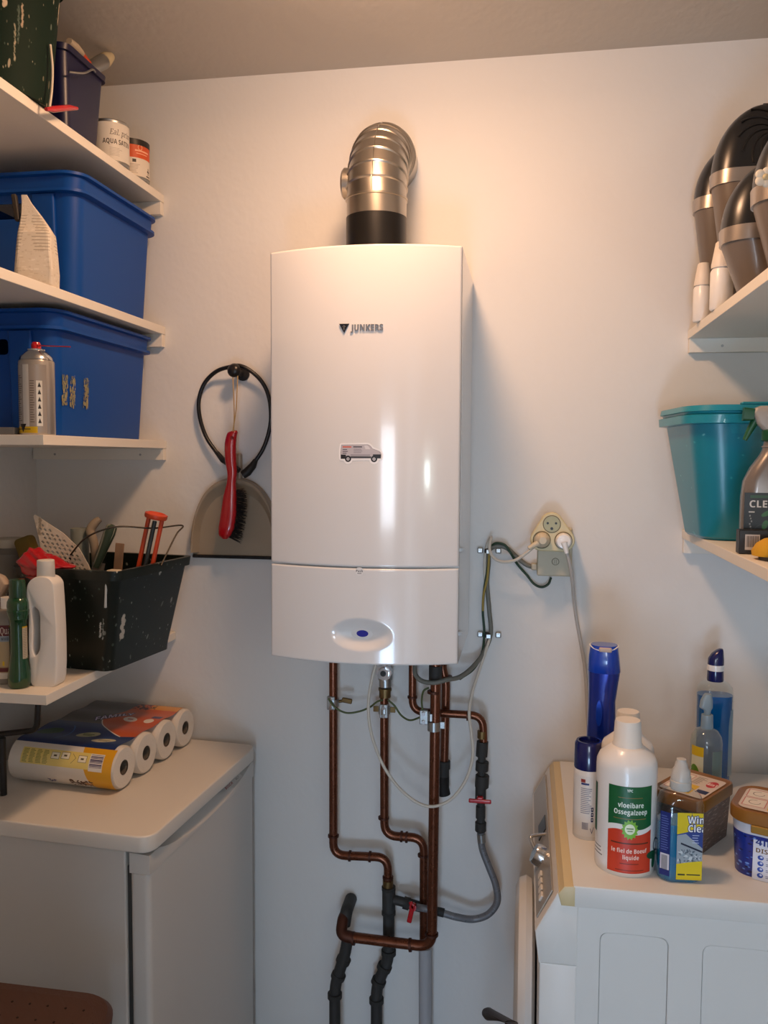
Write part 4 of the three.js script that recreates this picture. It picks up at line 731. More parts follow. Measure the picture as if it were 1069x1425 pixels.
{ // jar behind
  const g = thing('plastic_jar', 'tall cloudy plastic jar with white lid behind the red bag', 'jar', V(-0.838, SH.d + 0.0005, 0.30));
  part('jar_body', lathe([[0, 0], [0.05, 0], [0.052, 0.004], [0.052, 0.235], [0.03, 0.25], [0.03, 0.252], [0, 0.252]]), phy('#7f7d76', 0.4, { transmission: 0.3, thickness: 0 }), g);
  part('jar_lid', lathe([[0.034, 0.247], [0.035, 0.249], [0.035, 0.266], [0.033, 0.268], [0, 0.268]]), std('#b5ad9c', 0.5), g);
}

// ---------- fridge ----------
const FR = { rot: -0.066, W: 0.575, h: 0.85 };
{
  const g = thing('fridge', 'white table-top fridge with worktop under the lowest left shelf', 'fridge', V(-0.338, 0, 0.048));
  g.rotation.y = FR.rot;
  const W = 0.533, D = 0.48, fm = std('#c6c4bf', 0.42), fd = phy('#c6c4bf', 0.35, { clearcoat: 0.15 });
  // local: x<0 is the cabinet, z from 0 to W
  part('cabinet', box(D, 0.79, W - 0.004, 0.004, -0.052 - D / 2, 0.42, W / 2), fm, g);
  part('plinth', box(D - 0.04, 0.03, W - 0.03, 0.002, -0.075 - D / 2, 0.015, W / 2), fm, g);
  part('worktop', (() => { const s = new THREE.Shape(), x0 = -0.052 - D, x1 = 0.004, z0 = 0, z1 = W + 0.004, r = 0.03; s.moveTo(x0, -z0); s.lineTo(x1 - r, -z0); s.quadraticCurveTo(x1, -z0, x1, -z0 - r); s.lineTo(x1, -z1 + r); s.quadraticCurveTo(x1, -z1, x1 - r, -z1); s.lineTo(x0, -z1); s.closePath(); return creased(new THREE.ExtrudeGeometry(s, { depth: 0.026, bevelEnabled: true, bevelSize: 0.003, bevelThickness: 0.004, bevelSegments: 3, curveSegments: 8 }).rotateX(-PI / 2).translate(0, 0.820, 0), 0.6); })(), std('#d8d3ca', 0.4), g);  // lighter than the cabinet: lamp light on the top put into its colour
  part('door_seal', box(0.010, 0.72, W - 0.02, 0, -0.049, 0.42, W / 2), std('#3a3a38', 0.8), g);
  const door = part('door', loft([[0.05, 0.0215, W / 2 - 0.002, 0.012], [0.77, 0.0215, W / 2 - 0.002, 0.012]], { seg: 5 }), fd, g, V(-0.0225, 0, W / 2));
  // the bow-shaped handle strip across the top of the door
  const N = 48;
  const hp = [], hi = [];
  for (let i = 0; i <= N; i++) { const t = i / N, z = -W / 2 + 0.003 + (W - 0.006) * t, d = t < 0.05 || t > 0.92 ? 0.002 : 0.002 + 0.034 * Math.sin(PI * (t - 0.05) / 0.87) ** 0.7; [[-0.0215, 0.7705], [-0.0215, 0.811], [-0.006 - d * 0.25, 0.811], [0.0, 0.811 - d * 0.25], [0.0215, 0.811 - d], [0.0222, 0.811 - d - 0.002], [0.0222, 0.7705]].forEach(([x, y]) => hp.push(x, y, z)); }
  const c = 7; for (let i = 0; i < N; i++) for (let k = 0; k < c; k++) { const a = i * c + k, b = i * c + (k + 1) % c; hi.push(a, b, a + c, b, b + c, a + c); }
  for (const [i, f] of [[0, 1], [N, 0]]) for (let k = 1; k < c - 1; k++) f ? hi.push(i * c, i * c + k + 1, i * c + k) : hi.push(i * c, i * c + k, i * c + k + 1);
  const hg = new THREE.BufferGeometry(); hg.setAttribute('position', new THREE.Float32BufferAttribute(hp, 3)); hg.setIndex(hi);
  part('handle_strip', creased(hg, 0.5), phy('#c6c4bf', 0.35, { clearcoat: 0.2, side: THREE.DoubleSide }), door);
  const badge = canvasTex(256, 48, (x) => { x.fillStyle = '#c6c4bf'; x.fillRect(0, 0, 256, 48); x.fillStyle = '#8c2320'; x.font = 'bold 34px sans-serif'; x.fillText('BOSCH', 8, 36); x.fillStyle = '#5a5652'; x.font = '28px sans-serif'; x.fillText('MLT', 170, 35); });
  part('name_plate', new THREE.PlaneGeometry(0.095, 0.012).rotateX(-0.75).rotateY(PI / 2), std('#ffffff', 0.4, { map: badge, polygonOffset: true }), door, V(0.0168, 0.7992, -W / 2 + 0.12));
}
// kitchen roll pack
{
  const n = 4, r = 0.047, len = 0.262, g = thing('kitchen_roll_pack', 'plastic-wrapped pack of four kitchen rolls with orange and blue print on the fridge', 'kitchen rolls', V(-0.516, FR.h + 0.0015, 0.232));
  g.rotation.y = -0.085;
  const pitch = 0.094, D = (n - 1) * pitch;
  const emb = noiseTex(128, 6); emb.repeat.set(4, 4);
  const paper = std('#dcd6cc', 0.9, { bumpMap: emb, bumpScale: 0.0008 }), core = std('#5e564c', 0.9);
  for (let i = 0; i < n; i++) {
    const z = D / 2 - i * pitch;
    const ro = part('roll', creased(new THREE.LatheGeometry([[0.0165, -len / 2], [r - 0.003, -len / 2], [r, -len / 2 + 0.004], [r, len / 2 - 0.004], [r - 0.004, len / 2 + 0.001], [0.0165, len / 2]].map(([a, b]) => new THREE.Vector2(a, b)), 36).rotateZ(-PI / 2).translate(-len / 2, r, z), 0.7), paper, g);
    part('core_tube', creased(new THREE.LatheGeometry([[0.0155, -len / 2 + 0.001], [0.0168, -len / 2 + 0.001], [0.0168, len / 2 - 0.002], [0.0155, len / 2 - 0.002], [0.0155, -len / 2 + 0.001]].map(([a, b]) => new THREE.Vector2(a, b)), 24).rotateZ(-PI / 2).translate(-len / 2, r, z), 0.7), core, ro);
  }
  // wrapper sheet: up the near side, over the top
  const prof = []; const R = r + 0.0016;
  for (let k = 0; k <= 14; k++) { const a = -PI / 2 * 0.86 + (PI * 0.93) * k / 14; prof.push([D / 2 + Math.cos(a) * R, r + Math.sin(a) * R]); }
  const nearN = prof.length;
  for (let i = 0; i < n; i++) for (let k = 1; k <= 6; k++) { const f = k / 6, z = D / 2 - (i + f) * pitch; if (i === n - 1) { if (k > 3) break; const a = PI / 2 + (PI / 2) * k / 6; prof.push([-D / 2 + Math.cos(a) * R, r + Math.sin(a) * R]); } else prof.push([z, r + R - 0.0035 * Math.sin(PI * f) ** 2]); }
  const wrapGeo = (from, to, x0, x1) => {
    const pos = [], uv = [], idx = [], m = to - from, nx = 8; let L = [0]; for (let i = from + 1; i <= to; i++) L.push(L[L.length - 1] + Math.hypot(prof[i][0] - prof[i - 1][0], prof[i][1] - prof[i - 1][1]));
    for (let i = 0; i <= m; i++) for (let k = 0; k <= nx; k++) { const t = k / nx; pos.push(x0 + (x1 - x0) * t, prof[from + i][1], prof[from + i][0]); uv.push(t, L[i] / L[m]); }
    for (let i = 0; i < m; i++) for (let k = 0; k < nx; k++) { const a = i * (nx + 1) + k, b = a + nx + 1; idx.push(a, a + 1, b, a + 1, b + 1, b); }
    const q = new THREE.BufferGeometry(); q.setAttribute('position', new THREE.Float32BufferAttribute(pos, 3)); q.setAttribute('uv', new THREE.Float32BufferAttribute(uv, 2)); q.setIndex(idx); q.computeVertexNormals(); return q;
  };
  const side = canvasTex(1024, 512, (x, w, h) => {
    x.fillStyle = '#ddd7cd'; x.fillRect(0, 0, w, h);
    x.fillStyle = '#e0a418'; x.beginPath(); x.moveTo(700, 0); x.lineTo(1024, 0); x.lineTo(1024, 512); x.lineTo(860, 512); x.quadraticCurveTo(760, 250, 700, 0); x.fill();
    x.fillStyle = '#e6d27a'; x.fillRect(120, 60, 720, 150); x.strokeStyle = '#5b5230'; x.lineWidth = 3;
    for (const [a, b] of [[420, 84], [520, 76], [690, 92]]) { x.fillStyle = '#f1ead2'; x.fillRect(a, b, 80, 60); x.strokeRect(a, b, 80, 60); x.fillStyle = '#5b5230'; x.fillRect(a + 24, b + 22, 30, 16); }
    x.beginPath(); x.moveTo(625, 80); x.lineTo(665, 120); x.lineTo(625, 170); x.stroke(); for (let k = 0; k < 4; k++) lines(x, 135 + k * 68, 74, 56, 10, 13, 5, '#5f6a2c', 0.4);
    x.fillStyle = '#e3dfd9'; x.fillRect(800, 62, 134, 160); x.fillStyle = '#2f2358'; for (let k = 0; k < 9; k++) x.fillRect(808, 72 + k * 14, 120, 4 + (k * 5) % 8);
    x.fillStyle = '#4a2a16'; for (let k = 0; k < 46; k++) { x.beginPath(); x.ellipse(700 + rr(-110, 120), 372 + rr(-40, 36), rr(6, 26), rr(4, 10), rr(-1, 1), 0, 7); x.fill(); } x.fillStyle = '#b98a5a'; x.beginPath(); x.ellipse(780, 372, 36, 16, 0.2, 0, 7); x.fill();
    x.fillStyle = '#2d2a6a'; for (let k = 0; k < 9; k++) { x.beginPath(); x.ellipse(430 + rr(-40, 40), 372 + rr(-16, 24), rr(5, 20), 6, 0.5, 0, 7); x.fill(); }
  });
  const top = canvasTex(1024, 1024, (x, w, h) => {
    x.fillStyle = '#0f2f6a'; x.fillRect(0, 0, w, h);
    x.fillStyle = '#55504e'; x.fillRect(0, 0, 520, 560);
    x.fillStyle = '#c8581a'; x.beginPath(); x.moveTo(560, 0); x.lineTo(1024, 0); x.lineTo(1024, 760); x.lineTo(880, 780); x.quadraticCurveTo(560, 660, 430, 470); x.closePath(); x.fill();
    x.fillStyle = '#d8911e'; x.fillRect(700, 0, 324, 150); x.fillStyle = '#3a2314'; for (let k = 0; k < 50; k++) { x.beginPath(); x.ellipse(640 + rr(-110, 120), 90 + rr(-70, 70), rr(6, 26), rr(5, 12), rr(-1, 1), 0, 7); x.fill(); }
    x.strokeStyle = '#e9e3da'; x.lineWidth = 10; x.beginPath(); x.moveTo(430, 470); x.quadraticCurveTo(560, 660, 880, 780); x.stroke();
    x.strokeStyle = '#2a66b0'; x.lineWidth = 12; x.beginPath(); x.arc(180, 820, 190, -0.9, 0.7); x.stroke(); x.fillStyle = '#1c4a2c'; x.beginPath(); x.ellipse(150, 800, 120, 60, -0.3, 0, 7); x.fill();
    x.save(); x.translate(360, 500); x.rotate(-0.55); x.fillStyle = '#d9d2ea'; x.strokeStyle = '#1b1444'; x.lineWidth = 18; x.font = 'bold 96px sans-serif'; x.strokeText('FAMILY', 0, 0); x.fillText('FAMILY', 0, 0); x.restore();
    x.fillStyle = '#b9b98a'; x.beginPath(); x.ellipse(560, 800, 110, 46, -0.25, 0, 7); x.fill(); x.fillStyle = '#43602c'; x.fillRect(500, 785, 120, 12); x.fillRect(510, 806, 100, 10);
    x.fillStyle = '#d6cfa8'; x.beginPath(); x.ellipse(800, 890, 110, 44, -0.2, 0, 7); x.fill(); x.fillStyle = '#6b5b1e'; x.fillRect(740, 876, 120, 10); x.fillRect(750, 896, 96, 9);
    x.fillStyle = '#e8dfd2'; x.beginPath(); x.ellipse(700, 420, 80, 42, 0.2, 0, 7); x.fill(); x.fillStyle = '#b3372a'; x.fillRect(670, 410, 60, 16);
    x.fillStyle = '#e8dfd2'; x.beginPath(); x.ellipse(905, 420, 50, 40, 0, 0, 7); x.fill(); x.fillStyle = '#2d2a6a'; x.fillRect(880, 300, 100, 60);
  });
  top.flipY = true;
  const film = (map) => phy('#ffffff', 0.35, { map, side: THREE.DoubleSide, clearcoat: 0.4, clearcoatRoughness: 0.15 });
  part('printed_side_film', wrapGeo(0, 12, -len + 0.003, -0.002), film(side), g);
  part('printed_top_film', wrapGeo(12, prof.length - 2, -len + 0.003, -0.010), film(top), g);
}
{ // bent black tube frame
  const g = thing('metal_stand', 'bent black metal tube frame standing on the fridge behind the rolls', 'stand');
  const y0 = FR.h + 0.002, a = P(3, 1105, 'y', y0), z = 0.452;
  const q = [P(55, 974, 'z', z), P(51, 1016, 'z', z), P(-30, 1025, 'z', z)];
  part('tube', sweep(rounded([V(q[0].x, SH.d - TH - 0.003, z), q[1], q[2]], 0.016), 0.0062, 12), M.black, g);
  part('foot_tube', sweep([V(P(3, 1030, 'z', z).x, q[2].y + 0.001, z), V(P(3, 1030, 'z', z).x, y0 - 0.001, z)], 0.0075, 12), M.black, g);
}
// stool
{
  const g = thing('leather_stool', 'stool with perforated brown leather seat in front of the fridge', 'stool', V(-0.565, 0, 0.935));
  const y = 0.62, seat = part('seat', loft([[y - 0.055, 0.195, 0.215, 0.06], [y - 0.045, 0.205, 0.225, 0.07], [y - 0.012, 0.208, 0.228, 0.07], [y - 0.003, 0.200, 0.220, 0.065], [y, 0.18, 0.20, 0.06]], { seg: 8 }), std('#4a2f22', 0.5, { bumpMap: rep(speck, 6), bumpScale: 0.0006 }), g);
  const hs = []; for (let i = 0; i < 10; i++) for (let j = 0; j < 10; j++) hs.push(cyl(0.0022, 0.0022, 0.001, 8, -0.15 + i * 0.034, y + 0.0003, -0.17 + j * 0.037));
  part('painted_holes', mergeGeometries(hs), std('#150d09', 0.9), seat).userData.kind = 'stuff';  // dark discs laid on the leather, standing for the shade in the holes
  part('seam', sweep(rounded([V(0.19, y + 0.001, -0.14), V(0.165, y + 0.001, 0.05), V(0.16, y + 0.001, 0.19)], 0.05), 0.0014, 6), std('#1c120c', 0.7), seat);
  for (const sx of [-1, 1]) for (const sz of [-1, 1]) part('leg', sweep([V(sx * 0.15, y - 0.055, sz * 0.17), V(sx * 0.19, 0.001, sz * 0.21)], 0.014, 12), std('#2b2019', 0.5), g);
}

// ---------- right shelves ----------
const XR = 0.697, RX1 = ROOM.x1 - 0.001, SR = { a: 1.879, b: 1.417 };
shelf('white shelf holding the black domed containers', SR.a, XR, RX1, 1.05, 0.032);
shelf('white shelf holding the turquoise bucket', SR.b, XR, RX1, 1.05, 0.034);

// black domed containers with swirl vents
function dome(label, x, z, wide, bandY, top, turn, deep = 0.055) {
  const g = thing('vented_container', label, 'container', V(x, SR.a + 0.0005, z), 'black domed containers with silver band');
  const y0 = 0, yb = bandY - SR.a, yt = top - SR.a, bh = 0.027;
  part('grey_cup', loft([[y0, wide * 0.62, deep * 0.7, deep * 0.6], [y0 + 0.004, wide * 0.64, deep * 0.72, deep * 0.62], [yb - bh / 2, wide * 0.955, deep * 0.97, deep * 0.9]], { seg: 8 }), phy('#6d6259', 0.35, { clearcoat: 0.2 }), g);
  part('silver_band', loft([[yb - bh / 2, wide * 0.985, deep, deep * 0.92], [yb + bh / 2, wide * 0.995, deep * 1.005, deep * 0.92]], { seg: 8 }), std('#b8aea5', 0.3, { metalness: 0.85 }), g);
  const lv = [], H = yt - yb - bh / 2; for (let k = 0; k <= 14; k++) { const t = k / 14 * PI / 2 * 0.985, c = Math.cos(t) ** 0.9; lv.push([yb + bh / 2 + Math.sin(t) * H, wide * 0.975 * c, deep * 0.99 * (0.25 + 0.75 * c) * Math.min(1, c * 3), deep * 0.92 * c]); }
  const d = part('black_dome', loft(lv, { seg: 8, crease: 0.9 }), phy('#121316', 0.3, { clearcoat: 0.3, clearcoatRoughness: 0.25 }), g);
  part('side_fin', box(0.007, 0.045, 0.022, 0.003, -wide * 1.005, yb + 0.010, 0), phy('#8a8078', 0.35), g).rotation.z = -0.06;
  // swirl of slots on the face that looks to the room
  const cy = yb + bh / 2 + H * 0.48, slots = [];
  const zAt = (a, b) => { const t = Math.asin(Math.min(0.99, Math.max(0, (b - yb - bh / 2) / H))), c = Math.cos(t) ** 0.9; return deep * 0.99 * (0.25 + 0.75 * c) * Math.min(1, c * 3); };
  for (let k = 0; k < 14; k++) {
    const pts = []; for (let i = 0; i <= 7; i++) { const rr0 = 0.018 + 0.052 * i / 7, a = k / 14 * PI * 2 + 0.95 * i / 7, x = Math.cos(a) * rr0 * wide / 0.115, y = cy + Math.sin(a) * rr0; pts.push(V(x, y, zAt(x, y) + 0.0004)); }
    part('vent_slot', sweep(pts, 0.0021, 6), M.black, d);
  }
  part('vent_hub', cyl(0.012, 0.012, 0.006, 20).rotateX(PI / 2).translate(0, cy, zAt(0, cy)), M.black, d);
  g.rotation.y = turn;
}
dome('black domed vented container with silver band, in the corner by the wall', 0.796, 0.070, 0.108, 2.140, 2.275, -0.05, 0.048);
dome('tall black domed vented container whose swirl of slots faces the room', 0.812, 0.205, 0.116, 2.150, 2.297, -0.05, 0.05);
dome('low black domed vented container in front of the white bottles', 0.794, 0.380, 0.112, 1.993, 2.130, -0.05);
dome('black domed vented container beside the small white flower', 0.812, 0.530, 0.112, 2.022, 2.165, -0.05);
for (const [x, z, r, h, label] of [[0.704, 0.126, 0.020, 0.125, 'small white bottle with conical neck nearest the wall'], [0.712, 0.268, 0.022, 0.135, 'white bottle with ringed neck between the domed containers']]) {
  const g = thing('neck_bottle', label, 'bottle', V(x, SR.a + 0.0005, z), 'white bottles on the upper right shelf');
  part('bottle_body', lathe([[0, 0], [r - 0.002, 0], [r, 0.003], [r, h * 0.56], [r * 0.86, h * 0.60], [r * 0.86, h * 0.62]], 28), M.whitePlastic, g);
  part('bottle_cap', lathe([[r * 0.95, h * 0.61], [r * 0.95, h * 0.66], [r * 0.62, h * 0.98], [r * 0.5, h], [0, h]], 28), std('#e6dccf', 0.5), g);
}
{ // little white flower ornament at the frame edge
  const p = P(1076, 234, 'z', 0.64), g = thing('flower_ornament', 'small white flower ornament hooked on the black container', 'ornament', V(p.x, p.y, 0.592));
  for (let k = 0; k < 5; k++) part('petal', new THREE.SphereGeometry(0.008, 12, 8).scale(1, 1, 0.5).translate(Math.cos(k * 1.257) * 0.009, Math.sin(k * 1.257) * 0.009, 0.004), std('#d9d0bd', 0.6), g);
  part('flower_centre', new THREE.SphereGeometry(0.005, 10, 8).translate(0, 0, 0.007), std('#c3b48c', 0.6), g);
}

// ---------- lower right shelf ----------
{
  const g = thing('turquoise_bucket', 'turquoise plastic bucket with doubled rim on the lower right shelf', 'bucket', V(0.785, SR.b + 0.0005, 0.172));
  const h = 0.272, tt = splashTex('#0a7f96', 512, 256, 46, 2, ['#6fc0cc', '#9ad4da', '#3fa4b4']);
  const t = phy('#ffffff', 0.32, { map: tt, clearcoat: 0.25, clearcoatRoughness: 0.25 });
  part('bucket_shell', loft([[0, 0.094, 0.094, 0.05], [0.006, 0.100, 0.100, 0.055], [h - 0.036, 0.137, 0.137, 0.06]], { seg: 10, top: false }), t, g);
  const t2 = phy('#15889c', 0.32, { clearcoat: 0.25 });
  part('lower_rim', loft([[h - 0.038, 0.136, 0.136, 0.06], [h - 0.036, 0.153, 0.153, 0.075], [h - 0.020, 0.154, 0.154, 0.075], [h - 0.018, 0.146, 0.146, 0.07]], { seg: 10, top: false, bottom: false }), t2, g);
  part('upper_rim', loft([[h - 0.019, 0.145, 0.145, 0.07], [h - 0.013, 0.147, 0.147, 0.07], [h - 0.012, 0.152, 0.152, 0.075], [h - 0.001, 0.150, 0.150, 0.075], [h, 0.144, 0.144, 0.07], [0.02, 0.098, 0.098, 0.05]], { seg: 10, bottom: false }), t2, g);
  part('rim_handle', box(0.07, 0.006, 0.016, 0.003, -0.02, h + 0.002, 0.140), t2, g);
  g.rotation.y = 0.1;
}
{
  const g = thing('spray_bottle', 'silver-grey spray bottle with green trigger and black flower label', 'spray bottle', V(0.777, SR.b + 0.0005, 0.430));
  const body = [[0, 0.050, 0.026, 0.02], [0.006, 0.054, 0.029, 0.024], [0.095, 0.054, 0.029, 0.024], [0.125, 0.051, 0.028, 0.024], [0.150, 0.040, 0.026, 0.024], [0.172, 0.025, 0.022, 0.02], [0.182, 0.020, 0.019, 0.018], [0.200, 0.017, 0.017, 0.017]];
  part('bottle_body', loft(body, { seg: 8, crease: 0.8 }), phy('#857d78', 0.28, { metalness: 0.45, clearcoat: 0.4 }), g);
  for (const y of [0.180, 0.188]) part('neck_ring', new THREE.TorusGeometry(0.0195, 0.0016, 6, 28).rotateX(PI / 2).translate(0, y, 0), std('#8a8380', 0.3), g);
  const lab = canvasTex(512, 512, (x) => {
    x.fillStyle = '#0b0c0d'; x.fillRect(0, 0, 512, 512); x.fillStyle = '#1b4a26'; x.fillRect(50, 24, 260, 26); x.strokeStyle = '#c9c7c4'; x.lineWidth = 7; x.font = 'bold 92px sans-serif'; x.fillStyle = '#d6d4d2'; x.fillText('CLEAN', 40, 138);
    lines(x, 40, 176, 50, 1, 10, 12, '#c9c7c4', 0); for (let k = 0; k < 9; k++) { x.fillStyle = '#8c8a88'; x.fillRect(46 + (k % 3) * 7, 210 + k * 26, 12, 16); }
    x.fillStyle = '#2e6a34'; x.beginPath(); x.ellipse(200, 190, 60, 22, -0.5, 0, 7); x.fill(); x.beginPath(); x.ellipse(180, 300, 24, 44, 0.3, 0, 7); x.fill(); x.strokeStyle = '#3a3d40'; x.lineWidth = 4; x.beginPath(); x.arc(170, 380, 84, 0, 7); x.stroke();
    for (const [a, b, r] of [[300, 150, 60], [350, 220, 66], [300, 250, 56], [390, 160, 60], [360, 310, 56]]) { x.fillStyle = '#d57a98'; x.beginPath(); x.arc(a, b, r, 0, 7); x.fill(); x.strokeStyle = '#f0b2c4'; x.lineWidth = 8; x.beginPath(); x.arc(a, b, r * 0.6, 0, 4); x.stroke(); }
  });
  part('bottle_label', new THREE.PlaneGeometry(0.102, 0.098), std('#ffffff', 0.4, { map: lab }), g, V(0, 0.056, 0.0296));
  part('collar', lathe([[0.020, 0.198], [0.022, 0.200], [0.022, 0.216], [0.019, 0.219], [0, 0.219]]), phy('#0d4a2a', 0.35), g);
  part('sprayer_head', loft([[0.216, 0.018, 0.012, 0.010], [0.230, 0.026, 0.013, 0.010, -0.006], [0.250, 0.034, 0.013, 0.010, -0.006], [0.258, 0.032, 0.011, 0.009, -0.004], [0.262, 0.026, 0.007, 0.006, 0]]), phy('#9a948d', 0.4), g);
  part('nozzle', alongGeo(loft([[-0.010, 0.011, 0.011, 0.004], [0.008, 0.012, 0.012, 0.004]]), V(-0.046, 0.247, 0), V(-1, 0.06, 0)), phy('#0d4a2a', 0.4), g);
  part('trigger', sweep([V(-0.030, 0.240, 0), V(-0.040, 0.222, 0), V(-0.050, 0.200, 0)], [0.008, 0.0065, 0.004], 10), phy('#0f5230', 0.4), g);
  g.rotation.y = -0.1;
}
{
  const g = thing('black_box', 'small black carton with a barcode beside the turquoise bucket', 'box', V(0.760, SR.b + 0.0005, 0.505));
  part('carton', box(0.115, 0.042, 0.03, 0.0015, 0, 0.021, 0), std('#151314', 0.45), g);
  part('barcode', new THREE.PlaneGeometry(0.024, 0.027), std('#ffffff', 0.5, { map: canvasTex(64, 64, (x) => { x.fillStyle = '#cfc8c2'; x.fillRect(0, 0, 64, 64); x.fillStyle = '#2a2626'; for (let k = 0; k < 15; k++) x.fillRect(6 + k * 3.6, 6, 1 + (k * 7 % 3) * 0.6, 46); }) }), g, V(-0.036, 0.021, 0.0153));
  part('barcode', new THREE.PlaneGeometry(0.030, 0.024), std('#5a5654', 0.5), g, V(0.02, 0.02, 0.0153));
  g.rotation.y = -0.05;
}
{
  const g = thing('yellow_scrubber', 'half-round yellow sponge on a dark pad at the shelf edge', 'sponge', V(0.748, SR.b + 0.0005, 0.590));
  part('dark_pad', cyl(0.042, 0.042, 0.006, 28, 0.008, 0.003, 0.01), std('#2c2826', 0.8), g);
  part('sponge', loft([[0.006, 0.042, 0.030, 0.028], [0.014, 0.043, 0.031, 0.029], [0.026, 0.036, 0.026, 0.025], [0.034, 0.024, 0.017, 0.016], [0.037, 0.010, 0.007, 0.006]], { seg: 8, crease: 1.2 }), std('#d9a429', 0.85, { bumpMap: rep(speck, 3), bumpScale: 0.001 }), g);
}

// ---------- washing machine ----------
{
  const z0 = 0.03, z1 = 0.63, W = z1 - z0, x1 = 0.955, g = thing('washing_machine', 'white washing machine with bottles on top, seen from its side', 'washing machine', V(0.66, 0, (z0 + z1) / 2));
  const X = (x) => x - 0.66, body = std('#d6d4cf', 0.4), top = body;
  const extr = (pts, d, bev = 0.002) => creased(new THREE.ExtrudeGeometry(new THREE.Shape(pts.map(([a, b]) => new THREE.Vector2(X(a), b))), { depth: d - 2 * bev, bevelEnabled: bev > 0, bevelSize: bev, bevelThickness: bev, bevelSegments: 2 }).translate(0, 0, -d / 2 + bev), 0.5);
  part('cabinet', extr([[0.435, 0.02], [x1, 0.02], [x1, 0.815], [0.435, 0.815]], W - 0.014, 0), body, g);
  // side sheet with two pressed panels
  const sh = new THREE.Shape([[0.433, 0.02], [x1, 0.02], [x1, 0.816], [0.433, 0.816]].map(([a, b]) => new THREE.Vector2(X(a), b)));
  const rrect = (a, b, c, d, r, s) => { s.moveTo(a + r, b); s.lineTo(c - r, b); s.quadraticCurveTo(c, b, c, b + r); s.lineTo(c, d - r); s.quadraticCurveTo(c, d, c - r, d); s.lineTo(a + r, d); s.quadraticCurveTo(a, d, a, d - r); s.lineTo(a, b + r); s.quadraticCurveTo(a, b, a + r, b); return s; };
  const wins = [[0.470, 0.10, 0.585, 0.775], [0.638, 0.10, 0.755, 0.770], [0.806, 0.10, 0.92, 0.77]];
  for (const [a, b, c, d] of wins) sh.holes.push(rrect(X(a), b, X(c), d, 0.018, new THREE.Path()));
  for (const s of [-1, 1]) {
    const sheet = part('side_sheet', new THREE.ExtrudeGeometry(sh, { depth: 0.004, bevelEnabled: true, bevelSize: 0.0012, bevelThickness: 0.0015, bevelSegments: 2 }).translate(0, 0, -0.002), body, g, V(0, 0, s * (W / 2 - 0.005)));
    for (const [a, b, c, d] of wins) part('pressed_panel', new THREE.ExtrudeGeometry(rrect(X(a) + 0.003, b + 0.003, X(c) - 0.003, d - 0.003, 0.016, new THREE.Shape()), { depth: 0.003, bevelEnabled: true, bevelSize: 0.0012, bevelThickness: 0.0012, bevelSegments: 2 }).translate(0, 0, -0.0025), body, sheet);
  }
  part('top_plate', extr([[0.428, 0.818], [x1 + 0.002, 0.818], [x1 + 0.002, 0.85], [0.428, 0.85]], W + 0.004, 0.003), top, g);
  part('top_front_edge', extr([[0.402, 0.836], [0.407, 0.818], [0.4275, 0.818], [0.4275, 0.8495], [0.411, 0.848]], W + 0.004, 0.0025), std('#cdb98d', 0.42), g).userData.label = 'yellowed front edge of the top plate';
  part('control_fascia', extr([[0.400, 0.836], [0.3645, 0.765], [0.371, 0.712], [0.4315, 0.712], [0.4315, 0.816], [0.406, 0.816]], W, 0.003), body, g);
  part('front_sheet', extr([[0.373, 0.02], [0.431, 0.02], [0.431, 0.707], [0.373, 0.707]], W, 0.003), body, g);
  for (const fx of [0.42, 0.90]) for (const sz of [-1, 1]) part('foot', cyl(0.02, 0.018, 0.021, 16, X(fx), 0.0105, sz * (W / 2 - 0.05)), std('#77736c', 0.7), g);
  // silver control strip on the slope
  const dir = V(0.0355, 0.071, 0).normalize(), nrm = V(-dir.y, dir.x, 0), mid = V(X(0.382), 0.800, 0);
  const onSlope = (t, z, out) => mid.clone().addScaledVector(dir, t).addScaledVector(nrm, out).add(V(0, 0, z));
  const q = new THREE.Quaternion().setFromRotationMatrix(new THREE.Matrix4().makeBasis(dir, nrm, V(0, 0, 1)));
  const put = (name, geo, mat, p) => { const m = part(name, geo, mat, g, p); m.quaternion.copy(q); return m; };
  put('control_strip', box(0.058, 0.003, W - 0.05, 0.001), std('#a9a39a', 0.35, { metalness: 0.4 }), onSlope(0, 0, 0.0045));
  put('dial', lathe([[0, 0.018], [0.018, 0.018], [0.021, 0.012], [0.022, 0]]), M.chrome, onSlope(0, 0.10, 0.006));
  for (let k = 0; k < 4; k++) put('button', box(0.012, 0.005, 0.018, 0.002), std('#d6d1c8', 0.4), onSlope(-0.006, 0.165 + k * 0.026, 0.008));
  put('display', box(0.03, 0.003, 0.07, 0.001), std('#2c3034', 0.3), onSlope(0.006, -0.02, 0.0065));
  const dl = onSlope(0.006, 0.06, 0.004);
  part('drawer_handle', sweep(rounded([onSlope(0.018, 0.03, 0.004), onSlope(0.004, 0.05, 0.036), onSlope(-0.018, 0.07, 0.004)], 0.01), 0.0035, 8), M.chrome, g);
  // round door
  const dm = phy('#d6d4cf', 0.3, { clearcoat: 0.3 });
  const door = part('door_ring', lathe([[0.115, 0.0], [0.172, 0.0], [0.190, 0.006], [0.196, 0.018], [0.190, 0.032], [0.172, 0.040], [0.140, 0.036], [0.125, 0.026], [0.115, 0.010]], 64).rotateZ(PI / 2), dm, g, V(X(0.366), 0.50, 0.01));
  part('door_glass', lathe([[0, -0.012], [0.05, -0.004], [0.10, 0.012], [0.124, 0.024], [0.124, 0.018], [0, -0.018]], 48).rotateZ(PI / 2), phy('#3a3d40', 0.1, { clearcoat: 1 }), door);
}
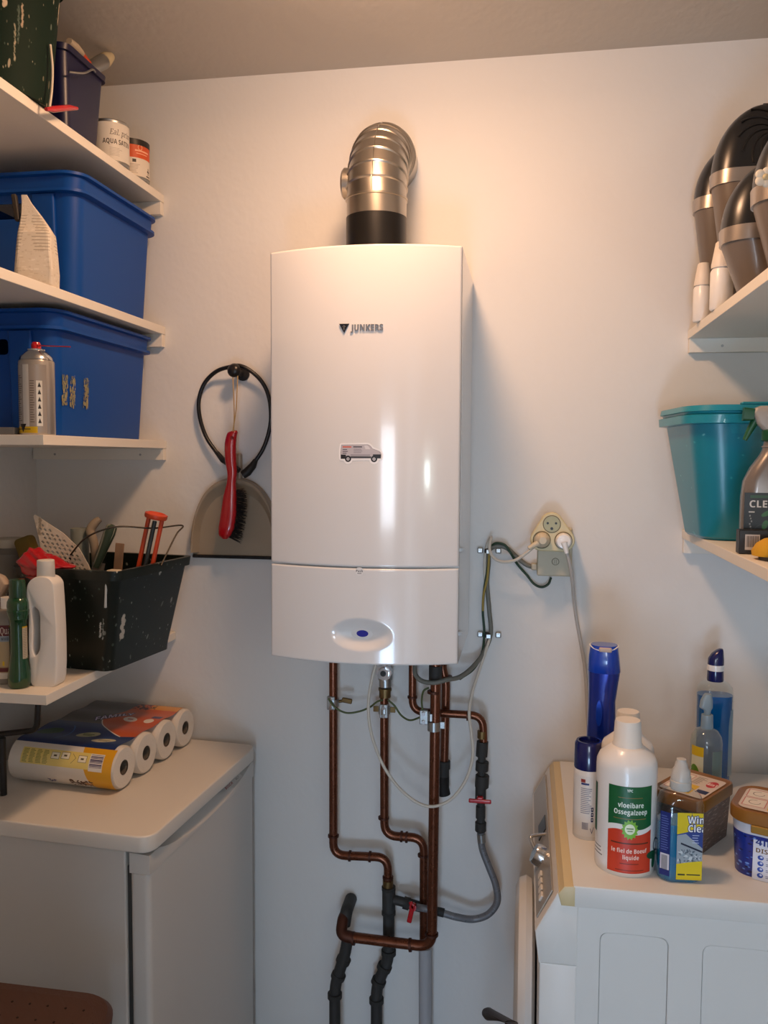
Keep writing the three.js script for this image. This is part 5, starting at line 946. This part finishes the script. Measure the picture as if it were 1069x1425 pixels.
// ---------- things on the washing machine ----------
const WT = 0.8505;
{ // tall blue can
  const p = V(0.499, WT, 0.285), topY = P(826, 896, 'z', 0.285).y, h = topY - WT, g = thing('blue_air_freshener', 'tall metallic blue spray bottle with waisted grip and white-ringed top', 'spray bottle', p);
  const s = S(p.clone().setY(1)), bm = phy('#0b2f9c', 0.2, { metalness: 0.45, clearcoat: 0.7, clearcoatRoughness: 0.08 });
  const lv = []; for (const [t, w, d, o] of [[0, 0.030, 0.026, 0], [0.04, 0.033, 0.029, 0], [0.3, 0.0335, 0.0295, 0], [0.42, 0.031, 0.027, -0.001], [0.55, 0.0285, 0.025, -0.002], [0.66, 0.0275, 0.024, -0.002], [0.76, 0.0300, 0.0255, 0], [0.84, 0.0325, 0.027, 0.001]]) lv.push([t * h, w, d, Math.min(w, d) * 0.95, o]);
  part('bottle_body', loft(lv, { seg: 10, crease: 1 }), bm, g);
  part('cap', loft([[0.838 * h, 0.0325, 0.027, 0.026, 0.001], [0.842 * h, 0.0335, 0.028, 0.027, 0.001], [0.93 * h, 0.031, 0.0265, 0.025], [0.985 * h, 0.0285, 0.025, 0.024], [h, 0.0265, 0.023, 0.022]], { seg: 10, crease: 0.9 }), phy('#0a3fb0', 0.22, { clearcoat: 0.6 }), g);
  const rim = []; for (let k = 0; k <= 48; k++) { const a = k / 48 * PI * 2, fr = Math.max(0, Math.sin(a)); rim.push(V(Math.cos(a) * 0.0288, h - 0.002 - 0.010 * Math.max(0, fr - 0.35) , Math.sin(a) * 0.0254)); }
  part('white_ring', sweep(rim, 0.0013, 8), M.whitePlastic, g);
  part('spray_button', box(0.026, 0.010, 0.006, 0.003, 0.004, h - 0.0065, 0.0238), std('#c2ab9c', 0.5), g);
  const gr = new THREE.Shape(); gr.absellipse(0, 0, 0.0055, 0.026, 0, PI * 2);
  part('grip_inset', new THREE.ExtrudeGeometry(gr, { depth: 0.002, bevelEnabled: true, bevelSize: 0.001, bevelThickness: 0.001, bevelSegments: 2 }), phy('#1a49c4', 0.2, { metalness: 0.4, clearcoat: 0.6 }), g, V(-0.006, 0.60 * h, 0.0245));
  g.rotation.y = -0.15;
}
{ // white aerosol with navy cap
  const p = V(0.462, WT, 0.425), s = S(p.clone().setY(0.92)), g = thing('white_aerosol', 'white aerosol can with navy cap beside the tall blue bottle', 'aerosol', p), r = 20 * s, y = (v) => (1157 - v) * s;
  part('can_body', lathe([[0, 0], [r - 0.002, 0], [r, 0.003], [r, y(1060)], [r - 0.002, y(1056)], [0, y(1056)]], 36), std('#ddd6cc', 0.35), g);
  part('cap', lathe([[r - 0.0005, y(1059)], [r, y(1057)], [r - 0.001, y(1025)], [r - 0.004, y(1021)], [r - 0.008, y(1021)], [r - 0.009, y(1026)], [0, y(1026)]], 36), M.navy, g);
  part('can_label', patch(r + 0.0004, r + 0.0004, y(1150), y(1066), -1.2, 1.1), std('#ffffff', 0.4, { map: canvasTex(256, 256, (x) => { x.fillStyle = '#ded7ce'; x.fillRect(0, 0, 256, 256); x.fillStyle = '#8d2a20'; x.fillRect(70, 12, 34, 14); x.fillStyle = '#1f2a66'; x.fillRect(72, 28, 60, 8); lines(x, 70, 50, 84, 14, 8, 3, '#7d7a86', 0.35); x.fillStyle = '#1b2250'; for (const [a, b] of [[150, 130], [150, 152], [150, 174]]) { x.fillRect(a, b, 18, 18); x.fillStyle = '#ded7ce'; x.fillRect(a + 6, b + 5, 6, 7); x.fillStyle = '#1b2250'; } for (let k = 0; k < 8; k++) x.fillRect(84 + k * 6, 196, 3, 30); x.strokeStyle = '#1b2250'; x.lineWidth = 3; x.beginPath(); x.moveTo(146, 220); x.lineTo(158, 240); x.lineTo(172, 214); x.stroke(); }) }), g);
}
function soapBottle(label, p, s, r, labelled) {
  const g = thing('soap_bottle', label, 'bottle', p, 'white soap bottles on the washing machine'), y = (v) => (1216 - v) * s;
  part('bottle_body', lathe([[0, 0], [r - 0.004, 0], [r - 0.001, 0.003], [r, 0.008], [r, y(1076)], [r * 0.985, y(1068)], [r * 0.9, y(1060)], [r * 0.6, y(1050)], [r * 0.5, y(1047)], [0, y(1047)]], 48), phy('#e6e3df', 0.32, { clearcoat: 0.2 }), g);
  part('bottle_cap', lathe([[r * 0.50, y(1051)], [r * 0.50, y(1046)], [r * 0.465, y(1044)], [r * 0.43, y(1016)], [r * 0.40, y(1013)], [0, y(1013)]], 36), std('#dfd9d0', 0.4), g);
  if (!labelled) return g;
  part('front_label', patch(r + 0.0005, r + 0.0005, y(1208), y(1091), -0.70, 0.80, 24), std('#ffffff', 0.4, { map: canvasTex(640, 1024, (x) => {
    x.fillStyle = '#e6e3df'; x.fillRect(0, 0, 640, 1024); x.fillStyle = '#0d5a2e'; x.beginPath(); x.moveTo(0, 0); x.lineTo(640, 0); x.lineTo(640, 470); x.quadraticCurveTo(420, 540, 300, 470); x.quadraticCurveTo(160, 420, 0, 470); x.fill();
    x.fillStyle = '#c83a1e'; x.beginPath(); x.moveTo(0, 540); x.quadraticCurveTo(160, 470, 300, 545); x.quadraticCurveTo(420, 600, 640, 520); x.lineTo(640, 1024); x.lineTo(0, 1024); x.fill();
    x.textAlign = 'center'; x.fillStyle = '#e8efe6'; x.font = 'bold 44px sans-serif'; x.fillText('YPC', 300, 60); x.font = 'bold 80px sans-serif'; x.fillText('vloeibare', 320, 246); x.fillText('Ossegalzeep', 320, 328);
    x.fillStyle = '#8e6a3a'; x.fillRect(140, 128, 340, 6); x.fillRect(80, 376, 460, 7); x.fillStyle = '#7cb83a'; x.beginPath(); for (let k = 0; k < 28; k++) { const a = k / 28 * PI * 2, r2 = k % 2 ? 96 : 122; x.lineTo(310 + Math.cos(a) * r2, 505 + Math.sin(a) * r2); } x.fill();
    x.fillStyle = '#e4efd0'; x.beginPath(); x.ellipse(310, 500, 70, 62, 0, 0, 7); x.fill(); x.fillStyle = '#4b7a24'; x.fillRect(262, 486, 96, 12); x.fillRect(276, 516, 70, 10);
    x.fillStyle = '#5b2a14'; x.fillRect(50, 662, 540, 16); x.fillStyle = '#f2d8cc'; x.font = 'bold 70px sans-serif'; x.fillText('le fiel de Boeuf', 310, 784); x.fillText('liquide', 330, 860); x.fillStyle = '#7a2412'; x.fillRect(180, 906, 260, 10); x.fillRect(120, 984, 400, 10);
  }) }), g);
  part('side_label', patch(r + 0.0005, r + 0.0005, y(1165), y(1098), -1.5, -1.28, 6), std('#14502c', 0.5), g);
  part('fine_print', patch(r + 0.0004, r + 0.0004, y(1196), y(1180), -1.45, -0.85, 10), std('#ffffff', 0.5, { map: canvasTex(128, 32, (x) => { x.fillStyle = '#e6e3df'; x.fillRect(0, 0, 128, 32); lines(x, 2, 4, 120, 3, 10, 3, '#6d6a66', 0.3); }) }), g);
  part('leaf_print', patch(r + 0.0006, r + 0.0006, y(1206), y(1163), 0.62, 1.45, 12), std('#ffffff', 0.5, { map: canvasTex(128, 128, (x) => { x.clearRect(0, 0, 128, 128); x.fillStyle = '#0e4a2c'; x.beginPath(); x.ellipse(44, 70, 42, 16, 0.1, 0, 7); x.fill(); x.beginPath(); x.ellipse(60, 96, 18, 30, 0.3, 0, 7); x.fill(); x.strokeStyle = '#2a3c48'; x.lineWidth = 7; x.beginPath(); x.arc(80, 36, 24, 0, 7); x.stroke(); x.fillStyle = '#cfd3d6'; x.beginPath(); x.arc(80, 36, 12, 0, 7); x.fill(); }), alphaTest: 0.5 }), g);
  return g;
}
{
  const p = V(0.520, WT, 0.535), s = S(p.clone().setY(0.95));
  soapBottle('white soap bottle with green and red label on the washing machine', p, s * 1.02, 41 * s, true);
  const p2 = V(0.532, WT, 0.436), s2 = S(p2.clone().setY(0.95));
  soapBottle('plain white soap bottle hidden behind the green and red labelled one', p2, s2 * 0.91, 36 * s2, false);
}
const clear = () => phy('#f6fafa', 0.04, { transmission: 1, thickness: 0, ior: 1.45 });
{ // window cleaner
  const p = V(0.608, WT, 0.562), s = S(p.clone().setY(0.92)), g = thing('window_cleaner', 'clear bottle of blue window cleaner with yellow label beside the soap', 'bottle', p), y = (v) => (1224 - v) * s, w = 30.5 * s, d = 22 * s, c = 18 * s;
  part('blue_liquid', loft([[0.0015, w - 0.004, d - 0.004, c], [0.005, w - 0.0015, d - 0.0015, c], [y(1142), w - 0.0015, d - 0.0015, c]], { seg: 8 }), phy('#0688bd', 0.1, { transmission: 0.35, thickness: 0, clearcoat: 0.6 }), g);
  part('bottle_shell', loft([[0, w - 0.003, d - 0.003, c], [0.004, w, d, c], [y(1118), w, d, c], [y(1106), w * 0.9, d * 0.92, c], [y(1098), w * 0.55, d * 0.7, c * 0.8], [y(1094), 0.012, 0.012, 0.012], [y(1090), 0.012, 0.012, 0.012]], { seg: 8, crease: 0.9 }), clear(), g);
  part('bottle_cap', lathe([[0.0165, y(1098)], [0.018, y(1096)], [0.018, y(1086)], [0.0168, y(1085)], [0.0172, y(1080)], [0.0158, y(1078)], [0.0155, y(1072)], [0.0115, y(1068)], [0.0105, y(1062)], [0.0085, y(1060)], [0.008, y(1056)], [0, y(1055)]], 24), phy('#cdc9c2', 0.3, { transmission: 0.2, thickness: 0 }), g);
  part('front_label', new THREE.PlaneGeometry(0.043, 0.118), std('#ffffff', 0.35, { map: canvasTex(320, 768, (x) => {
    x.fillStyle = '#ddc414'; x.fillRect(0, 0, 320, 768); x.fillStyle = '#27408a'; x.beginPath(); x.moveTo(0, 250); x.lineTo(320, 170); x.lineTo(320, 420); x.lineTo(0, 470); x.fill(); x.fillStyle = '#9aa4ac'; x.beginPath(); x.moveTo(0, 260); x.lineTo(110, 240); x.lineTo(320, 400); x.lineTo(320, 560); x.lineTo(0, 600); x.fill();
    for (let k = 0; k < 60; k++) { x.fillStyle = ['#c8d0d4', '#6f7a84', '#55626e', '#8fa0aa'][k % 4]; x.beginPath(); x.ellipse(rr(20, 300), rr(430, 570), rr(8, 26), rr(6, 14), rr(0, 3), 0, 7); x.fill(); } x.fillStyle = '#0f1a34'; x.beginPath(); x.moveTo(50, 340); x.lineTo(320, 430); x.lineTo(320, 452); x.lineTo(50, 360); x.fill();
    x.fillStyle = '#ddc414'; x.beginPath(); x.moveTo(0, 590); x.quadraticCurveTo(150, 560, 320, 545); x.lineTo(320, 768); x.lineTo(0, 768); x.fill(); x.fillStyle = '#3a3a20'; x.fillRect(20, 700, 90, 18); x.fillRect(130, 700, 170, 14);
    x.font = 'bold 112px sans-serif'; x.lineWidth = 16; x.strokeStyle = '#1b2b6c'; x.fillStyle = '#eef0f2'; for (const [t, yy] of [['Window', 118], ['Cleaner', 216]]) { x.strokeText(t, 130, yy); x.fillText(t, 130, yy); } lines(x, 190, 250, 110, 4, 28, 8, '#b9c4e0', 0.4);
  }) }), g, V(0.0105, 0.068, d + 0.0006));
  part('side_label', new THREE.PlaneGeometry(0.018, 0.112).rotateY(-0.62).translate(-w + 0.0085, 0.070, d - 0.0035), std('#ffffff', 0.4, { map: canvasTex(160, 320, (x) => { x.fillStyle = '#16286e'; x.fillRect(0, 0, 160, 320); lines(x, 16, 20, 120, 15, 12, 4, '#5e70ae', 0.3); x.fillStyle = '#c9ccd6'; x.fillRect(10, 210, 140, 80); x.fillStyle = '#22242c'; for (let k = 0; k < 16; k++) x.fillRect(28 + k * 6, 218, 3, 74); }) }), g);
  g.rotation.y = 0.08;
}
// detergent tubs with brown lids
const lidTex = canvasTex(512, 384, (x) => {
  x.fillStyle = '#d8c6b6'; x.fillRect(0, 0, 512, 384); x.fillStyle = '#b3342a'; x.lineWidth = 5; x.strokeStyle = '#c0503c'; for (const [a, b] of [[20, 30], [20, 190]]) { x.strokeRect(a, b, 150, 140); x.fillStyle = '#e9ddcc'; x.fillRect(a + 6, b + 6, 138, 128); x.strokeStyle = '#6d5a4a'; x.beginPath(); x.arc(a + 74, b + 66, 38, 0, 5); x.stroke(); x.strokeStyle = '#c0503c'; }
  x.fillStyle = '#e0b41c'; x.fillRect(190, 190, 150, 170); x.fillStyle = '#1c1f4a'; x.fillRect(360, 240, 130, 60); x.fillRect(200, 300, 120, 40); x.fillStyle = '#c42a2a'; x.beginPath(); x.arc(420, 110, 60, 0, 7); x.fill(); x.fillStyle = '#f0e8dc'; x.font = 'bold 60px sans-serif'; x.fillText('4in1', 360, 132); x.fillStyle = '#3a3020'; lines(x, 200, 30, 130, 8, 18, 7, '#7a6a58', 0.4);
});
function tub(label, p, hw, hd, h, cr, turn, bodyMat) {
  const g = thing('detergent_tub', label, 'tub', p, 'detergent tubs with brown lids'); g.rotation.y = turn;
  const lid = phy('#8a5a1e', 0.35, { clearcoat: 0.2 });
  part('tub_body', loft([[0, hw * 0.84, hd * 0.86, cr * 0.8], [0.004, hw * 0.87, hd * 0.88, cr * 0.85], [h - 0.018, hw * 0.95, hd * 0.95, cr]], { seg: 8 }), bodyMat, g);
  part('lid', loft([[h - 0.024, hw * 0.97, hd * 0.97, cr], [h - 0.022, hw, hd, cr * 1.05], [h - 0.006, hw * 1.005, hd * 1.005, cr * 1.05], [h - 0.001, hw * 0.98, hd * 0.975, cr], [h, hw * 0.94, hd * 0.92, cr * 0.9], [h - 0.002, hw * 0.88, hd * 0.84, cr * 0.8]], { seg: 8 }), lid, g);
  part('lid_print', (() => { const s = new THREE.Shape(), a = hw * 0.82, b = hd * 0.76, r = cr * 0.5; s.moveTo(-a + r, -b); s.lineTo(a - r, -b); s.quadraticCurveTo(a, -b, a, -b + r); s.lineTo(a, b - r); s.quadraticCurveTo(a, b, a - r, b); s.lineTo(-a + r, b); s.quadraticCurveTo(-a, b, -a, b - r); s.lineTo(-a, -b + r); s.quadraticCurveTo(-a, -b, -a + r, -b); const q = new THREE.ShapeGeometry(s, 6), u = q.attributes.uv, v = q.attributes.position; for (let i = 0; i < u.count; i++) u.setXY(i, (v.getX(i) + a) / (2 * a), (v.getY(i) + b) / (2 * b)); return q.rotateX(-PI / 2); })(), std('#ffffff', 0.4, { map: lidTex }), g, V(0, h - 0.0012, 0));
  return g;
}
tub('low detergent tub with brown lid and mottled sides behind the window cleaner', V(0.660, WT, 0.402), 0.052, 0.075, 0.108, 0.018, -0.62, std('#ffffff', 0.5, { map: canvasTex(256, 256, (x) => { x.fillStyle = '#6e5c54'; x.fillRect(0, 0, 256, 256); for (let i = 0; i < 900; i++) { x.fillStyle = ['#8d786c', '#544842', '#a4948a', '#6a4a40'][i % 4]; x.fillRect(rr(0, 256), rr(0, 256), rr(2, 8), rr(2, 5)); } }) }));
{
  const g = tub('blue and white detergent tub with brown lid, marked 4 in 1', V(0.790, WT, 0.505), 0.078, 0.068, 0.122, 0.036, -0.42, phy('#ffffff', 0.35, { clearcoat: 0.3, map: canvasTex(512, 256, (x) => { x.fillStyle = '#142a86'; x.fillRect(0, 0, 512, 256); for (let i = 0; i < 420; i++) { x.fillStyle = ['#2f62c4', '#0d1c5c', '#6f9be0', '#0a144a'][i % 4]; x.beginPath(); x.arc(rr(0, 512), rr(60, 256), rr(1, 5), 0, 7); x.fill(); } x.fillStyle = '#cfd0da'; x.fillRect(100, 0, 90, 60); }) }));
  const lt = canvasTex(384, 512, (x) => { x.fillStyle = '#d6d8e4'; x.fillRect(0, 0, 384, 512); x.fillStyle = '#1a2c84'; x.font = 'bold 110px sans-serif'; x.fillText('4in1', 20, 112); x.fillStyle = '#6a4a20'; x.font = 'bold 70px sans-serif'; x.fillText('DISCS', 20, 196); for (let k = 0; k < 4; k++) { x.fillStyle = '#2a4aa8'; x.beginPath(); x.arc(70, 250 + k * 68, 27, 0, 7); x.fill(); x.fillStyle = '#c9d2ee'; x.beginPath(); x.arc(76, 244 + k * 68, 12, 0, 7); x.fill(); lines(x, 118, 240 + k * 68, 200, 2, 18, 7, '#59608a', 0.4); } });
  part('front_label', new THREE.PlaneGeometry(0.070, 0.078), std('#ffffff', 0.4, { map: lt }), g, V(0.002, 0.042, 0.0645)).rotation.x = -0.045;
  part('lid_tab', box(0.05, 0.014, 0.006, 0.002, -0.012, 0.092, 0.067), phy('#a07a34', 0.3, { metalness: 0.3 }), g);
  part('side_label', patch(0.0715, 0.0625, 0.02, 0.088, -1.25, -0.65), std('#ffffff', 0.4, { map: canvasTex(128, 256, (x) => { x.fillStyle = '#b8b4c6'; x.fillRect(0, 0, 128, 256); x.fillStyle = '#232454'; for (let k = 0; k < 5; k++) { x.beginPath(); x.arc(64, 30 + k * 48, 18, 0, 7); x.fill(); } }) }), g);
}
{ // toilet cleaner
  const p = V(0.757, WT, 0.115), s = S(p.clone().setY(1)), g = thing('toilet_cleaner', 'clear bottle of blue cleaner with navy angled cap against the wall', 'bottle', p), hh = P(983, 903, 'z', 0.115).y - WT, y = (v) => hh - (v - 903) * s;
  const w = 24.5 * s, d = 17 * s, c = 15 * s;
  part('blue_liquid', loft([[0.002, w - 0.003, d - 0.003, c], [y(966), w - 0.0018, d - 0.0018, c]], { seg: 8 }), phy('#0468b4', 0.1, { transmission: 0.25, thickness: 0, clearcoat: 0.5 }), g);
  part('bottle_shell', loft([[0, w - 0.003, d - 0.002, c], [0.004, w, d, c], [y(966), w, d, c], [y(955), w * 0.93, d * 0.95, c], [y(949), w * 0.72, d * 0.85, c * 0.9], [y(946), 0.016, 0.014, 0.014]], { seg: 8, crease: 0.9 }), clear(), g);
  part('neck_collar', lathe([[0.017, y(947)], [0.018, y(945)], [0.017, y(931)], [0, y(931)]]), M.navy, g);
  part('white_ring', lathe([[0.0175, y(932)], [0.0178, y(930)], [0.0175, y(924)], [0, y(924)]]), M.whitePlastic, g);
  part('angled_cap', loft([[y(924), 0.0172, 0.0165, 0.016], [y(916), 0.0168, 0.016, 0.0155, 0.0003], [y(909), 0.013, 0.013, 0.0125, 0.003], [y(904), 0.0075, 0.009, 0.007, 0.0075], [y(902), 0.004, 0.006, 0.004, 0.010]], { seg: 8, crease: 1 }), M.navy, g);
  part('side_label', patch(w + 0.0006, d + 0.0006, 0.03, y(985), 0.75, 1.5), std('#8fa9bd', 0.5), g);
}
{ // small clear sprayer
  const p = V(0.715, WT, 0.245), s = S(p.clone().setY(0.95)), g = thing('clear_sprayer', 'small clear pump bottle in front of the blue toilet cleaner', 'bottle', p), hh = P(972, 963, 'z', 0.245).y - WT, y = (v) => hh - (v - 963) * s, r = 21 * s;
  part('bottle_shell', lathe([[0, 0], [r - 0.002, 0], [r, 0.003], [r, y(1032)], [r * 0.93, y(1024)], [r * 0.7, y(1016)], [0.011, y(1012)]], 32), phy('#e6ebe6', 0.06, { transmission: 0.9, thickness: 0 }), g);
  part('front_label', patch(r + 0.0005, r + 0.0005, 0.01, y(1035), -1.25, -0.35), std('#ffffff', 0.4, { map: canvasTex(128, 256, (x) => { x.fillStyle = '#d8d4b4'; x.fillRect(0, 0, 128, 256); x.fillStyle = '#d8b41c'; x.fillRect(0, 0, 128, 40); x.fillStyle = '#5d8c22'; x.beginPath(); x.arc(40, 140, 62, 0, 7); x.fill(); }) }), g);
  part('back_label', patch(r + 0.0004, r + 0.0004, 0.01, y(1040), 0.2, 1.2), phy('#8aa09c', 0.4, { transmission: 0.3, thickness: 0 }), g);
  const fr = phy('#aebfc6', 0.3, { transmission: 0.45, thickness: 0 });
  part('pump_collar', lathe([[0.0105, y(1014)], [0.0125, y(1012)], [0.0115, y(994)], [0, y(994)]]), fr, g);
  part('pump_head', loft([[y(994), 0.006, 0.006, 0.006], [y(988), 0.007, 0.007, 0.006], [y(984), 0.013, 0.008, 0.007, -0.003], [y(974), 0.012, 0.008, 0.007, -0.002], [y(965), 0.007, 0.006, 0.005, 0]], { seg: 6 }), fr, g);
}
// ---------- dark tube end low in front of the pipes ----------
{
  const g = thing('vacuum_wand', 'dark brown end of a long tube leaning between the pipes and the machine', 'wand');
  const a = P(680, 1411, 'z', 0.62), d = V(0.55, -0.36, 0.75).normalize();
  const dir = P(712, 1423, 'z', 0.70).sub(a).normalize();
  const foot = a.clone().addScaledVector(dir, 0.10);
  part('tube', sweep([a.clone().addScaledVector(dir, -0.012), a, foot, V(foot.x - 0.02, 0.02, foot.z + 0.12)], [0.008, 0.0105, 0.011, 0.011], 14), std('#1b1210', 0.4), g);
}

scene.traverse((o) => { if (o.isMesh) shade(o); });
renderer.render(scene, camera);
